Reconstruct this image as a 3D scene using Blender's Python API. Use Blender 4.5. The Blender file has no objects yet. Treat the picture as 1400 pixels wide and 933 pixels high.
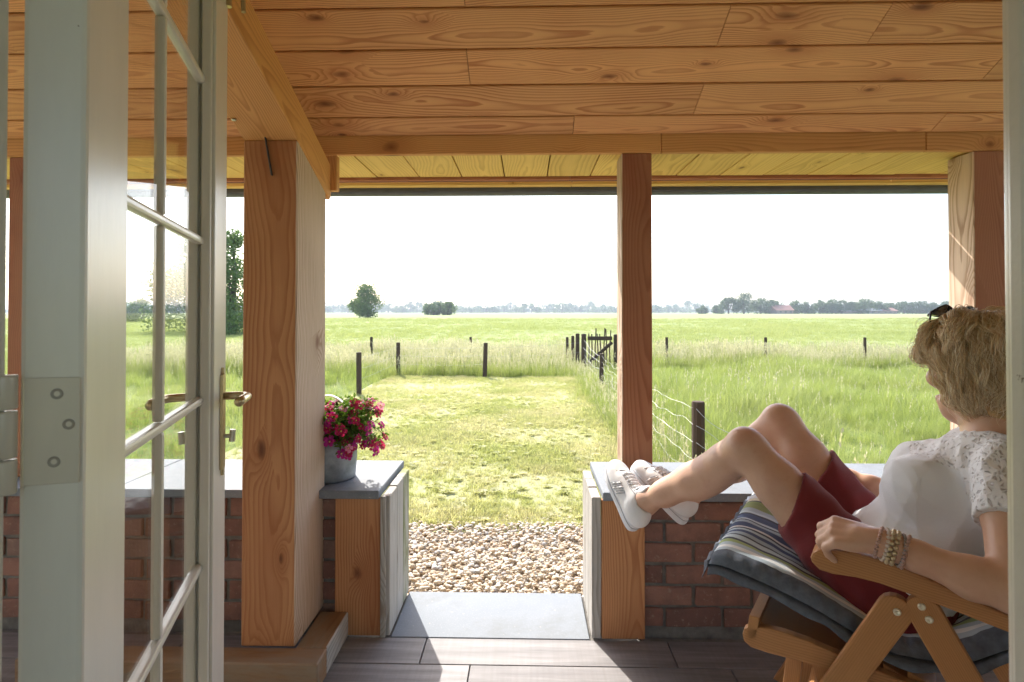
import bpy, bmesh, math, random
import numpy as np
from mathutils import Vector, Matrix, Euler, Quaternion, noise as mnoise

R = math.radians
rnd = random.Random(7)
S = bpy.context.scene

# ------------------------------------------------------------------ camera
CAM_H = 1.175
YAW, PITCH, SHIFT = R(1.43), R(0.7), -0.0352
F = 800.0
cam_d = bpy.data.cameras.new('camera'); cam = bpy.data.objects.new('camera', cam_d)
S.collection.objects.link(cam); S.camera = cam
cam.location = (0, 0, CAM_H)
cam.rotation_euler = (R(90) + PITCH, 0, YAW)
cam_d.sensor_width = 36.0; cam_d.lens = 36.0 * F / 1400.0
cam_d.shift_y = SHIFT; cam_d.clip_start = 0.02; cam_d.clip_end = 6000
cam_d.dof.use_dof = True; cam_d.dof.focus_distance = 2.1; cam_d.dof.aperture_fstop = 11.0

# ------------------------------------------------------------------ world, sun, exposure
SUN_EL = R(41.5); SUN_AZ = R(-22.5)          # azimuth from +y, negative is towards -x
W = bpy.data.worlds.new('World'); S.world = W; W.use_nodes = True
nt = W.node_tree; nt.nodes.clear()
wo = nt.nodes.new('ShaderNodeOutputWorld'); bg = nt.nodes.new('ShaderNodeBackground')
sky = nt.nodes.new('ShaderNodeTexSky'); sky.sky_type = 'NISHITA'; sky.sun_disc = False
sky.sun_elevation = SUN_EL; sky.sun_rotation = SUN_AZ
sky.air_density = 1.0; sky.dust_density = 2.2; sky.ozone_density = 1.0; sky.altitude = 0
bg.inputs['Strength'].default_value = 0.15
nt.links.new(sky.outputs[0], bg.inputs['Color']); nt.links.new(bg.outputs[0], wo.inputs['Surface'])
sun_d = bpy.data.lights.new('sun', 'SUN'); sun = bpy.data.objects.new('sun', sun_d); S.collection.objects.link(sun)
sun_d.energy = 2.9; sun_d.angle = R(0.53); sun_d.color = (1.0, 0.95, 0.87)
to_sun = Vector((math.sin(SUN_AZ) * math.cos(SUN_EL), math.cos(SUN_AZ) * math.cos(SUN_EL), math.sin(SUN_EL)))
sun.rotation_euler = to_sun.to_track_quat('Z', 'Y').to_euler()
S.view_settings.view_transform = 'Standard'; S.view_settings.look = 'None'
S.view_settings.exposure = 1.68; S.view_settings.gamma = 1.0
S.render.engine = 'CYCLES'
cy = S.cycles
cy.max_bounces = 7; cy.diffuse_bounces = 5; cy.glossy_bounces = 3; cy.transmission_bounces = 4; cy.transparent_max_bounces = 12
cy.volume_bounces = 0; cy.use_denoising = True; cy.caustics_reflective = False; cy.caustics_refractive = False
cy.sample_clamp_indirect = 6

# pixel of the photograph -> ray from the lens (used only to measure where things stand)
_rot = Euler((R(90) + PITCH, 0, YAW)).to_matrix()
_R, _U, _B = _rot.col[0], _rot.col[1], _rot.col[2]
CAMP = Vector((0, 0, CAM_H))
def ray(px, py):
    return (-_B + _R * ((px - 700) / F) + _U * ((466.5 - py) / F + SHIFT * 1400 / F))
def P(px, py, Y):
    d = ray(px, py); return CAMP + d * (Y / d.y)
def PZ(px, py, Z):
    d = ray(px, py); return CAMP + d * ((Z - CAM_H) / d.z)

# ------------------------------------------------------------------ object helpers
COL = S.collection
def thing(name, label, cat, loc=(0, 0, 0), group=None):
    o = bpy.data.objects.new(name, None); COL.objects.link(o); o.location = loc
    o.empty_display_size = 0.1
    o['label'] = label; o['category'] = cat
    if group: o['group'] = group
    return o
def tag(o, label, cat, group=None):
    o['label'] = label; o['category'] = cat
    if group: o['group'] = group
    return o
def par(o, p):
    if p is None: return o
    o.parent = p
    o.matrix_parent_inverse = wm(p).inverted()
    return o
def wm(o):
    L = Matrix.LocRotScale(o.location, o.rotation_euler.to_quaternion() if o.rotation_mode != 'QUATERNION' else o.rotation_quaternion, o.scale)
    return L if o.parent is None else wm(o.parent) @ o.matrix_parent_inverse @ L
def link(name, me, parent=None, loc=None, rot=None, scale=None):
    o = bpy.data.objects.new(name, me); COL.objects.link(o)
    if loc is not None: o.location = loc
    if rot is not None: o.rotation_euler = rot
    if scale is not None: o.scale = scale
    return par(o, parent)
def struct(o, kind='structure'):
    o['kind'] = kind; return o
def me_bm(name, bm, mats, smooth=False):
    me = bpy.data.meshes.new(name); bm.to_mesh(me); bm.free()
    for m in (mats if isinstance(mats, (list, tuple)) else [mats]): me.materials.append(m)
    if smooth:
        for p in me.polygons: p.use_smooth = True
    return me
def me_np(name, v, f, mats, smooth=False, fmat=None):
    """v (n,3) array, f (m,k) array with k = 3 or 4"""
    me = bpy.data.meshes.new(name)
    v = np.asarray(v, dtype=np.float32); f = np.asarray(f, dtype=np.int32)
    k = f.shape[1]
    me.vertices.add(len(v)); me.vertices.foreach_set('co', v.ravel())
    me.loops.add(f.size); me.loops.foreach_set('vertex_index', f.ravel())
    me.polygons.add(len(f)); me.polygons.foreach_set('loop_start', np.arange(0, f.size, k, dtype=np.int32))
    me.polygons.foreach_set('loop_total', np.full(len(f), k, dtype=np.int32))
    for m in (mats if isinstance(mats, (list, tuple)) else [mats]): me.materials.append(m)
    if fmat is not None: me.polygons.foreach_set('material_index', np.asarray(fmat, dtype=np.int32))
    if smooth: me.polygons.foreach_set('use_smooth', np.ones(len(f), dtype=bool))
    me.update(calc_edges=True); me.validate()
    return me

def box_bm(L, Wd, H, bevel=0.0, jit=0.0, seg=1, seed=0, cuts=0):
    bm = bmesh.new()
    bmesh.ops.create_cube(bm, size=1.0)
    bmesh.ops.scale(bm, vec=(L, Wd, H), verts=bm.verts)
    if bevel: bmesh.ops.bevel(bm, geom=list(bm.edges), offset=bevel, segments=seg, profile=0.6, affect='EDGES')
    if cuts:
        for k in range(1, cuts):
            x = -L / 2 + L * k / cuts
            bmesh.ops.bisect_plane(bm, geom=bm.verts[:] + bm.edges[:] + bm.faces[:], plane_co=(x, 0, 0), plane_no=(1, 0, 0))
    if jit:
        r = random.Random(seed)
        for v in bm.verts: v.co += Vector((r.uniform(-jit, jit), r.uniform(-jit, jit), r.uniform(-jit, jit)))
    return bm
AX = {'x': (0, 0, 0), 'y': (0, 0, R(90)), 'z': (0, R(-90), 0)}
def timber(name, lo, hi, axis, mat, parent=None, bevel=0.003, weather=None, wmat=None, seed=0):
    """a sawn timber between two corners with its grain (local x) along axis; faces looking along any
    direction in weather get wmat"""
    lo, hi = Vector(lo), Vector(hi); c = (lo + hi) / 2; d = hi - lo
    dim = {'x': (d.x, d.y, d.z), 'y': (d.y, d.x, d.z), 'z': (d.z, d.y, d.x)}[axis]
    bm = box_bm(*dim, bevel=bevel)
    mats = [mat]
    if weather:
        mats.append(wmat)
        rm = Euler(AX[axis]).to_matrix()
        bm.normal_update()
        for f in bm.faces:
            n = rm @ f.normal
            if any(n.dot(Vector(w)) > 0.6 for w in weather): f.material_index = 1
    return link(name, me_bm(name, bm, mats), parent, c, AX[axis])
def tube(bm, pts, r, n=6, cap=True, r1=None):
    pts = [Vector(p) for p in pts]
    rings = []
    up = Vector((0.13, 0.21, 0.97))
    m = len(pts)
    for i, p in enumerate(pts):
        t = (pts[min(i + 1, m - 1)] - pts[max(i - 1, 0)])
        t = t.normalized() if t.length > 1e-9 else Vector((0, 0, 1))
        a = t.cross(up)
        if a.length < 1e-3: a = t.cross(Vector((1, 0, 0)))
        a.normalize(); b = t.cross(a); up = a.cross(t) * 1.0
        rr = r if r1 is None else r + (r1 - r) * i / max(1, m - 1)
        rings.append([bm.verts.new(p + (a * math.cos(2 * math.pi * k / n) + b * math.sin(2 * math.pi * k / n)) * rr) for k in range(n)])
    for i in range(m - 1):
        for k in range(n):
            bm.faces.new((rings[i][k], rings[i][(k + 1) % n], rings[i + 1][(k + 1) % n], rings[i + 1][k]))
    if cap:
        bm.faces.new(rings[0][::-1]); bm.faces.new(rings[-1])
def lathe(bm, prof, n=24, axis_loc=(0, 0, 0), smoothfaces=True):
    rings = []
    for r_, z in prof:
        rings.append([bm.verts.new((axis_loc[0] + r_ * math.cos(2 * math.pi * k / n), axis_loc[1] + r_ * math.sin(2 * math.pi * k / n), axis_loc[2] + z)) for k in range(n)])
    for i in range(len(prof) - 1):
        for k in range(n):
            bm.faces.new((rings[i][k], rings[i][(k + 1) % n], rings[i + 1][(k + 1) % n], rings[i + 1][k]))
    return rings
def add_box(bm, lo, hi, mi=0):
    x0, y0, z0 = lo; x1, y1, z1 = hi
    v = [bm.verts.new(c) for c in ((x0, y0, z0), (x1, y0, z0), (x1, y1, z0), (x0, y1, z0), (x0, y0, z1), (x1, y0, z1), (x1, y1, z1), (x0, y1, z1))]
    for q in ((3, 2, 1, 0), (4, 5, 6, 7), (0, 1, 5, 4), (1, 2, 6, 5), (2, 3, 7, 6), (3, 0, 4, 7)):
        f = bm.faces.new([v[i] for i in q]); f.material_index = mi

# ------------------------------------------------------------------ materials
def nmat(name):
    m = bpy.data.materials.new(name); m.use_nodes = True
    t = m.node_tree; t.nodes.clear()
    out = t.nodes.new('ShaderNodeOutputMaterial'); b = t.nodes.new('ShaderNodeBsdfPrincipled')
    t.links.new(b.outputs[0], out.inputs['Surface'])
    return m, t, b, out
class G:
    """small node-graph helper"""
    def __init__(s, t): s.t = t
    def n(s, typ, **kw):
        nd = s.t.nodes.new(typ)
        for k, v in kw.items(): setattr(nd, k, v)
        return nd
    def setin(s, nd, i, v):
        if v is None: return
        if isinstance(v, bpy.types.NodeSocket): s.t.links.new(v, nd.inputs[i])
        else: nd.inputs[i].default_value = v
    def math(s, op, a, b=None, c=None, clamp=False):
        nd = s.n('ShaderNodeMath', operation=op, use_clamp=clamp)
        s.setin(nd, 0, a); s.setin(nd, 1, b)
        if c is not None: s.setin(nd, 2, c)
        return nd.outputs[0]
    def vec(s, op, a, b=None):
        nd = s.n('ShaderNodeVectorMath', operation=op)
        s.setin(nd, 0, a); s.setin(nd, 1, b)
        return nd.outputs['Value'] if op in ('LENGTH', 'DOT_PRODUCT', 'DISTANCE') else nd.outputs[0]
    def noise(s, v, scale, detail=3, rough=0.55, col=False, dist=0.0):
        nd = s.n('ShaderNodeTexNoise'); s.setin(nd, 'Vector', v)
        nd.inputs['Scale'].default_value = scale; nd.inputs['Detail'].default_value = detail
        nd.inputs['Roughness'].default_value = rough; nd.inputs['Distortion'].default_value = dist
        return nd.outputs['Color'] if col else nd.outputs[0]
    def ramp(s, fac, stops, interp='LINEAR'):
        nd = s.n('ShaderNodeValToRGB'); nd.color_ramp.interpolation = interp
        e = nd.color_ramp.elements
        while len(e) > 1: e.remove(e[-1])
        for i, (p, c) in enumerate(stops):
            el = e[0] if i == 0 else e.new(p)
            el.position = p; el.color = (c[0], c[1], c[2], 1) if isinstance(c, (tuple, list)) else (c, c, c, 1)
        s.setin(nd, 0, fac); return nd.outputs[0]
    def mix(s, fac, a, b, mode='MIX'):
        nd = s.n('ShaderNodeMix', data_type='RGBA', blend_type=mode)
        s.setin(nd, 0, fac)
        s.setin(nd, 6, a if isinstance(a, bpy.types.NodeSocket) else (*a, 1)); s.setin(nd, 7, b if isinstance(b, bpy.types.NodeSocket) else (*b, 1))
        return nd.outputs[2]
    def sep(s, v):
        nd = s.n('ShaderNodeSeparateXYZ'); s.setin(nd, 0, v); return nd.outputs
    def comb(s, x, y, z):
        nd = s.n('ShaderNodeCombineXYZ'); s.setin(nd, 0, x); s.setin(nd, 1, y); s.setin(nd, 2, z); return nd.outputs[0]
    def bump(s, h, strength=0.3, dist=0.01):
        nd = s.n('ShaderNodeBump'); nd.inputs['Strength'].default_value = strength; nd.inputs['Distance'].default_value = dist
        s.setin(nd, 'Height', h); return nd.outputs[0]
    def objco(s): return s.n('ShaderNodeTexCoord').outputs['Object']
    def rnd(s): return s.n('ShaderNodeObjectInfo').outputs['Random']

def wood(name, base, late, knotc, freq=42.0, line=0.75, rough=0.6, knots=1.0, vary=0.25, red=(0.30, 0.09, 0.03), redamt=0.0, wear=None):
    m, t, b, out = nmat(name); g = G(t)
    co = g.objco(); r = g.rnd()
    off = g.comb(g.math('MULTIPLY', r, 37.0), g.math('MULTIPLY', r, 11.3), g.math('MULTIPLY', r, 23.7))
    p = g.vec('ADD', co, off)
    x, y, z = g.sep(p)[:3]
    cx, cy_, cz = g.sep(co)[:3]
    # slowly wandering pith, so the faces show long arches
    lo = g.noise(g.comb(g.math('MULTIPLY', x, 0.9), y, z), 1.0, 2, 0.5)
    lo2 = g.noise(g.comb(g.math('MULTIPLY', x, 1.7), g.math('ADD', y, 9.0), z), 1.0, 2, 0.5)
    yy = g.math('ADD', cy_, g.math('MULTIPLY', g.math('SUBTRACT', lo, 0.5), 0.20))
    zz = g.math('ADD', g.math('ADD', cz, 0.05), g.math('MULTIPLY', g.math('SUBTRACT', lo2, 0.5), 0.07))
    rad = g.math('SQRT', g.math('ADD', g.math('MULTIPLY', yy, yy), g.math('MULTIPLY', zz, zz)))
    # knots: stretched voronoi cells, only some of them carry one
    kv = g.comb(g.math('MULTIPLY', x, 3.1), g.math('MULTIPLY', g.math('ADD', y, g.math('MULTIPLY', z, 0.6)), 7.5), g.math('MULTIPLY', z, 2.0))
    vo = g.n('ShaderNodeTexVoronoi', voronoi_dimensions='2D', feature='F1'); g.setin(vo, 'Vector', kv); vo.inputs['Scale'].default_value = 1.0
    dwarp = g.math('ADD', vo.outputs['Distance'], g.math('MULTIPLY', g.math('SUBTRACT', g.noise(kv, 3.0, 2), 0.5), 0.16))
    has = g.math('GREATER_THAN', g.sep(vo.outputs['Color'])[0], 1.0 - 0.27 * knots)
    size = g.math('ADD', 0.35, g.math('MULTIPLY', g.sep(vo.outputs['Color'])[1], 0.9))
    dk = g.math('DIVIDE', dwarp, size)
    k = g.math('MULTIPLY', has, g.math('POWER', 2.718, g.math('MULTIPLY', -16.0, g.math('MULTIPLY', dk, dk))))
    core = g.math('MULTIPLY', has, g.math('SUBTRACT', 1.0, g.math('MULTIPLY', dk, g.math('ADD', 6.0, g.math('MULTIPLY', g.sep(vo.outputs['Color'])[2], 6.0))), clamp=True))
    core = g.math('MULTIPLY', g.math('POWER', core, 0.7), 0.8)
    fine = g.noise(g.comb(g.math('MULTIPLY', x, 3.0), g.math('MULTIPLY', y, 30.0), g.math('MULTIPLY', z, 30.0)), 1.0, 4, 0.6)
    q = g.math('ADD', g.math('MULTIPLY', rad, g.math('MULTIPLY', freq * 2.2, g.math('ADD', 0.7, g.math('MULTIPLY', r, 0.8)))), g.math('ADD', g.math('MULTIPLY', k, 4.5), g.math('MULTIPLY', fine, 0.9)))
    fr = g.math('FRACT', q)
    ln = g.ramp(fr, [(0, 0.12), (0.45, 0.3), (0.80, 1.0), (0.93, 0.85), (1.0, 0.12)])
    amt = g.math('MULTIPLY', ln, g.math('MULTIPLY', line, g.noise(p, 2.4, 2)))
    fib = g.noise(g.comb(g.math('MULTIPLY', x, 6.0), g.math('MULTIPLY', y, 260.0), g.math('MULTIPLY', z, 260.0)), 1.0, 3, 0.6)
    patch = g.noise(g.comb(g.math('MULTIPLY', x, 1.5), g.math('MULTIPLY', y, 6.0), g.math('MULTIPLY', z, 6.0)), 1.0, 3, 0.55)
    c = g.mix(amt, base, late)
    c = g.mix(g.math('MULTIPLY', g.math('SUBTRACT', fib, 0.35, clamp=True), 0.5), c, tuple(v * 0.55 for v in base))
    if redamt: c = g.mix(g.math('MULTIPLY', g.ramp(patch, [(0.48, 0), (0.72, 1)]), redamt), c, red)
    c = g.mix(g.math('MULTIPLY', g.math('MULTIPLY', k, 0.55), 1.0), c, late)
    c = g.mix(core, c, knotc)
    br = g.math('ADD', 1.0 - vary / 2, g.math('MULTIPLY', g.math('ADD', g.math('MULTIPLY', r, 0.6), g.math('MULTIPLY', patch, 0.5)), vary))
    c = g.mix(1.0, c, g.comb(br, br, br), 'MULTIPLY')
    if wear is not None:
        wn = g.noise(g.comb(g.math('MULTIPLY', x, 5.0), g.math('MULTIPLY', y, 16.0), g.math('MULTIPLY', z, 16.0)), 1.0, 5, 0.65)
        c = g.mix(g.ramp(wn, [(0.38, 0), (0.62, 1)]), c, wear)
    g.setin(b, 'Base Color', c)
    b.inputs['Roughness'].default_value = rough
    b.inputs['Specular IOR Level'].default_value = 0.3
    hgt = g.math('ADD', g.math('MULTIPLY', fib, 0.35), g.math('SUBTRACT', g.math('MULTIPLY', fine, 0.6), g.math('MULTIPLY', ln, 0.25)))
    g.setin(b, 'Normal', g.bump(hgt, 0.35, 0.0015))
    return m

M = {}
M['ceiling_wood'] = wood('ceiling_wood', (0.80, 0.425, 0.18), (0.46, 0.16, 0.055), (0.13, 0.038, 0.016), 58, 1.45, vary=0.36)
M['eave_wood'] = wood('eave_wood', (0.86, 0.60, 0.19), (0.50, 0.28, 0.06), (0.2, 0.08, 0.03), 40, 1.0, knots=0.5)
M['beam_wood'] = wood('beam_wood', (0.72, 0.37, 0.13), (0.42, 0.15, 0.04), (0.16, 0.05, 0.02), 46, 1.0)
M['post_wood'] = wood('post_wood', (0.58, 0.285, 0.125), (0.33, 0.115, 0.042), (0.10, 0.03, 0.013), 44, 1.25, redamt=0.6, knots=1.4)
M['red_post_wood'] = wood('red_post_wood', (0.42, 0.185, 0.095), (0.24, 0.08, 0.036), (0.09, 0.02, 0.01), 60, 1.0, redamt=0.5, red=(0.25, 0.06, 0.025))
M['grey_wood'] = wood('grey_wood', (0.52, 0.49, 0.45), (0.28, 0.25, 0.21), (0.20, 0.12, 0.08), 34, 1.3, rough=0.8, vary=0.2)
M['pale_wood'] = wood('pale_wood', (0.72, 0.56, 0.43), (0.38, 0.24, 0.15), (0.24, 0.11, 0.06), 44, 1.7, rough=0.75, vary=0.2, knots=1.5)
M['algae_wood'] = wood('algae_wood', (0.50, 0.48, 0.43), (0.28, 0.25, 0.20), (0.20, 0.12, 0.08), 34, 1.3, rough=0.8, wear=(0.20, 0.22, 0.09))
M['brown_wood'] = wood('brown_wood', (0.34, 0.19, 0.09), (0.17, 0.08, 0.035), (0.08, 0.03, 0.015), 34, 1.0, wear=(0.30, 0.22, 0.15))
M['fence_wood'] = wood('fence_wood', (0.10, 0.065, 0.045), (0.04, 0.028, 0.02), (0.02, 0.015, 0.01), 60, 1.0, rough=0.9, knots=0.3)
M['teak'] = wood('teak', (0.50, 0.245, 0.095), (0.28, 0.11, 0.04), (0.16, 0.06, 0.02), 90, 0.8, rough=0.45, knots=0.0, vary=0.15)

def plain(name, col, rough=0.5, metal=0.0, nscale=0, namt=0.15, bump=0.0, bscale=80, spec=0.5, coat=0.0):
    m, t, b, out = nmat(name); g = G(t); co = g.objco()
    b.inputs['Roughness'].default_value = rough; b.inputs['Metallic'].default_value = metal
    b.inputs['Specular IOR Level'].default_value = spec
    b.inputs['Coat Weight'].default_value = coat
    if nscale:
        n = g.noise(co, nscale, 5, 0.6)
        g.setin(b, 'Base Color', g.mix(g.ramp(n, [(0.3, 0), (0.7, 1)]), tuple(v * (1 - namt) for v in col), tuple(min(1, v * (1 + namt)) for v in col)))
    else: b.inputs['Base Color'].default_value = (*col, 1)
    if bump: g.setin(b, 'Normal', g.bump(g.noise(co, bscale, 4, 0.6), bump, 0.002))
    return m
M['bluestone'] = plain('bluestone', (0.205, 0.228, 0.26), 0.72, nscale=9, namt=0.16, bump=0.2, bscale=60, spec=0.3)
def stone_slab():
    m, t, b, out = nmat('bluestone'); g = G(t); co = g.objco()
    n = g.noise(co, 7, 5, 0.6); f = g.noise(co, 160, 3, 0.6); st = g.noise(co, 3.2, 6, 0.72)
    c = g.mix(n, (0.175, 0.197, 0.225), (0.235, 0.258, 0.29)); c = g.mix(g.ramp(f, [(0.55, 0), (0.72, 0.5)]), c, (0.34, 0.36, 0.38))
    c = g.mix(g.ramp(st, [(0.50, 0), (0.66, 0.45)]), c, (0.13, 0.135, 0.13)); c = g.mix(g.ramp(g.noise(co, 48, 2), [(0.70, 0), (0.76, 0.6)]), c, (0.42, 0.40, 0.35))
    g.setin(b, 'Base Color', c); b.inputs['Roughness'].default_value = 0.72; b.inputs['Specular IOR Level'].default_value = 0.3
    g.setin(b, 'Normal', g.bump(g.math('ADD', n, g.math('MULTIPLY', f, 0.4)), 0.25, 0.002)); return m
M['bluestone'] = stone_slab()
M['steel'] = plain('steel', (0.55, 0.52, 0.46), 0.32, 0.9, nscale=30)
M['dark_steel'] = plain('dark_steel', (0.10, 0.10, 0.11), 0.5, 0.7)
M['brass'] = plain('brass', (0.55, 0.44, 0.26), 0.3, 0.9)
M['gutter'] = plain('gutter', (0.10, 0.105, 0.115), 0.5, 0.3, nscale=12)
M['mortar'] = plain('mortar', (0.17, 0.16, 0.145), 0.95, nscale=25, namt=0.3, bump=0.6, bscale=120)
M['plaster'] = plain('plaster', (0.55, 0.50, 0.42), 0.9, nscale=6, namt=0.08)
M['room_white'] = plain('room_white', (0.78, 0.76, 0.72), 0.9)
M['dark_gap'] = plain('dark_gap', (0.05, 0.035, 0.02), 0.9)
M['wire'] = plain('wire', (0.42, 0.42, 0.41), 0.45, 0.3)

def paint(name, col):
    m, t, b, out = nmat(name); g = G(t); co = g.objco()
    n = g.noise(g.vec('MULTIPLY', co, (1, 1, 0.25)), 14, 4, 0.6)
    g.setin(b, 'Base Color', g.mix(g.ramp(n, [(0.35, 0), (0.75, 1)]), col, tuple(v * 0.9 for v in col)))
    chips = g.noise(co, 17, 6, 0.75); base_c = b.inputs['Base Color'].links[0].from_socket
    g.setin(b, 'Base Color', g.mix(g.ramp(chips, [(0.705, 0), (0.715, 1)]), base_c, (0.23, 0.17, 0.12)))
    b.inputs['Roughness'].default_value = 0.28
    g.setin(b, 'Normal', g.bump(g.math('ADD', g.noise(g.vec('MULTIPLY', co, (1, 1, 0.12)), 170, 2), g.math('MULTIPLY', g.noise(co, 12, 3), 0.8)), 0.12, 0.002))
    return m
M['door_paint'] = paint('door_paint', (0.70, 0.655, 0.575))
M['hinge_paint'] = paint('hinge_paint', (0.62, 0.55, 0.45))

def tile_mat():
    m, t, b, out = nmat('wood_look_tile'); g = G(t); co = g.objco(); r = g.rnd()
    p = g.vec('ADD', co, g.comb(g.math('MULTIPLY', r, 31), g.math('MULTIPLY', r, 17), 0.0))
    x, y, z = g.sep(p)[:3]
    a = g.noise(g.comb(g.math('MULTIPLY', x, 2.0), g.math('MULTIPLY', y, 26), z), 1, 5, 0.65)
    c = g.ramp(a, [(0.25, (0.15, 0.143, 0.145)), (0.5, (0.25, 0.238, 0.24)), (0.75, (0.37, 0.355, 0.352))])
    saw = g.noise(g.comb(g.math('MULTIPLY', x, 90), g.math('MULTIPLY', y, 3), z), 1, 2, 0.5)
    c = g.mix(g.math('MULTIPLY', saw, 0.35), c, (0.10, 0.08, 0.07))
    br = g.math('ADD', 0.85, g.math('MULTIPLY', r, 0.3)); c = g.mix(1.0, c, g.comb(br, br, br), 'MULTIPLY')
    g.setin(b, 'Base Color', c); b.inputs['Roughness'].default_value = 0.62; b.inputs['Specular IOR Level'].default_value = 0.3
    g.setin(b, 'Normal', g.bump(g.math('ADD', a, g.math('MULTIPLY', saw, 0.5)), 0.25, 0.0015))
    return m
M['tile'] = tile_mat()

def brick_mat():
    m, t, b, out = nmat('brick'); g = G(t); co = g.objco(); r = g.rnd()
    p = g.vec('ADD', co, g.comb(g.math('MULTIPLY', r, 51), g.math('MULTIPLY', r, 17), 0.0))
    n = g.noise(p, 13, 5, 0.65); s = g.noise(p, 55, 4, 0.7)
    c0 = g.ramp(r, [(0, (0.19, 0.095, 0.075)), (0.35, (0.26, 0.125, 0.092)), (0.7, (0.32, 0.165, 0.122)), (1, (0.235, 0.15, 0.122))])
    c = g.mix(g.ramp(n, [(0.4, 0), (0.75, 0.75)]), c0, (0.13, 0.075, 0.06))
    c = g.mix(g.ramp(s, [(0.58, 0), (0.72, 0.7)]), c, (0.36, 0.27, 0.21))
    g.setin(b, 'Base Color', c); b.inputs['Roughness'].default_value = 0.9
    g.setin(b, 'Normal', g.bump(g.math('ADD', n, g.math('MULTIPLY', s, 0.7)), 0.7, 0.004))
    return m
M['brick'] = brick_mat()

def glass_mat():
    m = bpy.data.materials.new('window_glass'); m.use_nodes = True; t = m.node_tree; t.nodes.clear(); g = G(t)
    out = g.n('ShaderNodeOutputMaterial'); tr = g.n('ShaderNodeBsdfTransparent'); gl = g.n('ShaderNodeBsdfGlossy'); mx = g.n('ShaderNodeMixShader')
    tr.inputs[0].default_value = (0.97, 0.98, 0.975, 1); gl.inputs['Roughness'].default_value = 0.0; gl.inputs['Color'].default_value = (1, 1, 1, 1)
    fr = g.n('ShaderNodeFresnel'); gb = g.n('ShaderNodeNewGeometry'); g.setin(fr, 0, g.math('SUBTRACT', 1.5, g.math('MULTIPLY', gb.outputs['Backfacing'], 1.5 - 1 / 1.5)))
    t.links.new(g.math('MULTIPLY', fr.outputs[0], 0.45), mx.inputs[0]); t.links.new(tr.outputs[0], mx.inputs[1]); t.links.new(gl.outputs[0], mx.inputs[2])
    t.links.new(mx.outputs[0], out.inputs['Surface']); return m
M['glass'] = glass_mat()

def leafy(name, c1, c2, trans=0.35, patch=None, pscale=0.5, rough=0.55, dry=None, dryamt=0.0, dscale=1.0, dlo=0.45, dhi=0.62):
    """leaf or grass: diffuse plus light shining through, varied per instance and by place"""
    m = bpy.data.materials.new(name); m.use_nodes = True; t = m.node_tree; t.nodes.clear(); g = G(t)
    out = g.n('ShaderNodeOutputMaterial'); b = g.n('ShaderNodeBsdfPrincipled'); tl = g.n('ShaderNodeBsdfTranslucent'); mx = g.n('ShaderNodeMixShader')
    r = g.rnd(); geo = g.n('ShaderNodeNewGeometry')
    pos = geo.outputs['Position']
    f = g.math('ADD', g.math('MULTIPLY', r, 0.55), g.math('MULTIPLY', g.noise(pos, pscale, 3), 0.6))
    f = g.math('ADD', f, g.math('MULTIPLY', g.math('SUBTRACT', geo.outputs['Random Per Island'], 0.5), 0.5), clamp=True)
    c = g.mix(f, c1, c2)
    if dry is not None:
        dn = g.noise(g.vec('MULTIPLY', pos, (1, 1, 0)), dscale, 4, 0.6)
        c = g.mix(g.math('MULTIPLY', g.ramp(dn, [(dlo, 0), (dhi, 1)]), g.math('MULTIPLY', g.math('ADD', 0.45, g.math('MULTIPLY', r, 0.9)), dryamt), clamp=True), c, dry)
    g.setin(b, 'Base Color', c); b.inputs['Roughness'].default_value = rough; b.inputs['Specular IOR Level'].default_value = 0.25
    lc = g.mix(1.0, c, (1.2, 1.22, 0.85), 'MULTIPLY'); g.setin(tl, 0, lc)
    mx.inputs[0].default_value = trans
    t.links.new(b.outputs[0], mx.inputs[1]); t.links.new(tl.outputs[0], mx.inputs[2]); t.links.new(mx.outputs[0], out.inputs['Surface'])
    return m
DRY = (0.56, 0.51, 0.34)
M['lawn_blade'] = leafy('lawn_blade', (0.31, 0.35, 0.13), (0.47, 0.46, 0.22), 0.5, dry=DRY, dryamt=0.85, dscale=1.1, dlo=0.40, dhi=0.60, pscale=1.2)
M['meadow_blade'] = leafy('meadow_blade', (0.20, 0.26, 0.065), (0.40, 0.44, 0.16), 0.45, dry=(0.38, 0.38, 0.19), dryamt=0.3, dscale=0.5, pscale=0.6)
M['field_blade'] = leafy('field_blade', (0.24, 0.28, 0.10), (0.37, 0.395, 0.18), 0.45, dry=(0.40, 0.40, 0.2), dryamt=0.4, dscale=0.12, pscale=0.1)
M['seed_head'] = leafy('seed_head', (0.42, 0.40, 0.27), (0.60, 0.55, 0.42), 0.35)
M['tree_leaf'] = leafy('tree_leaf', (0.06, 0.115, 0.035), (0.15, 0.22, 0.07), 0.3, pscale=0.3)
M['far_leaf'] = leafy('far_leaf', (0.05, 0.095, 0.035), (0.11, 0.17, 0.06), 0.2, pscale=0.05)
M['bark'] = plain('bark', (0.09, 0.07, 0.055), 0.95, nscale=8, namt=0.4, bump=0.8, bscale=20)
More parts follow.
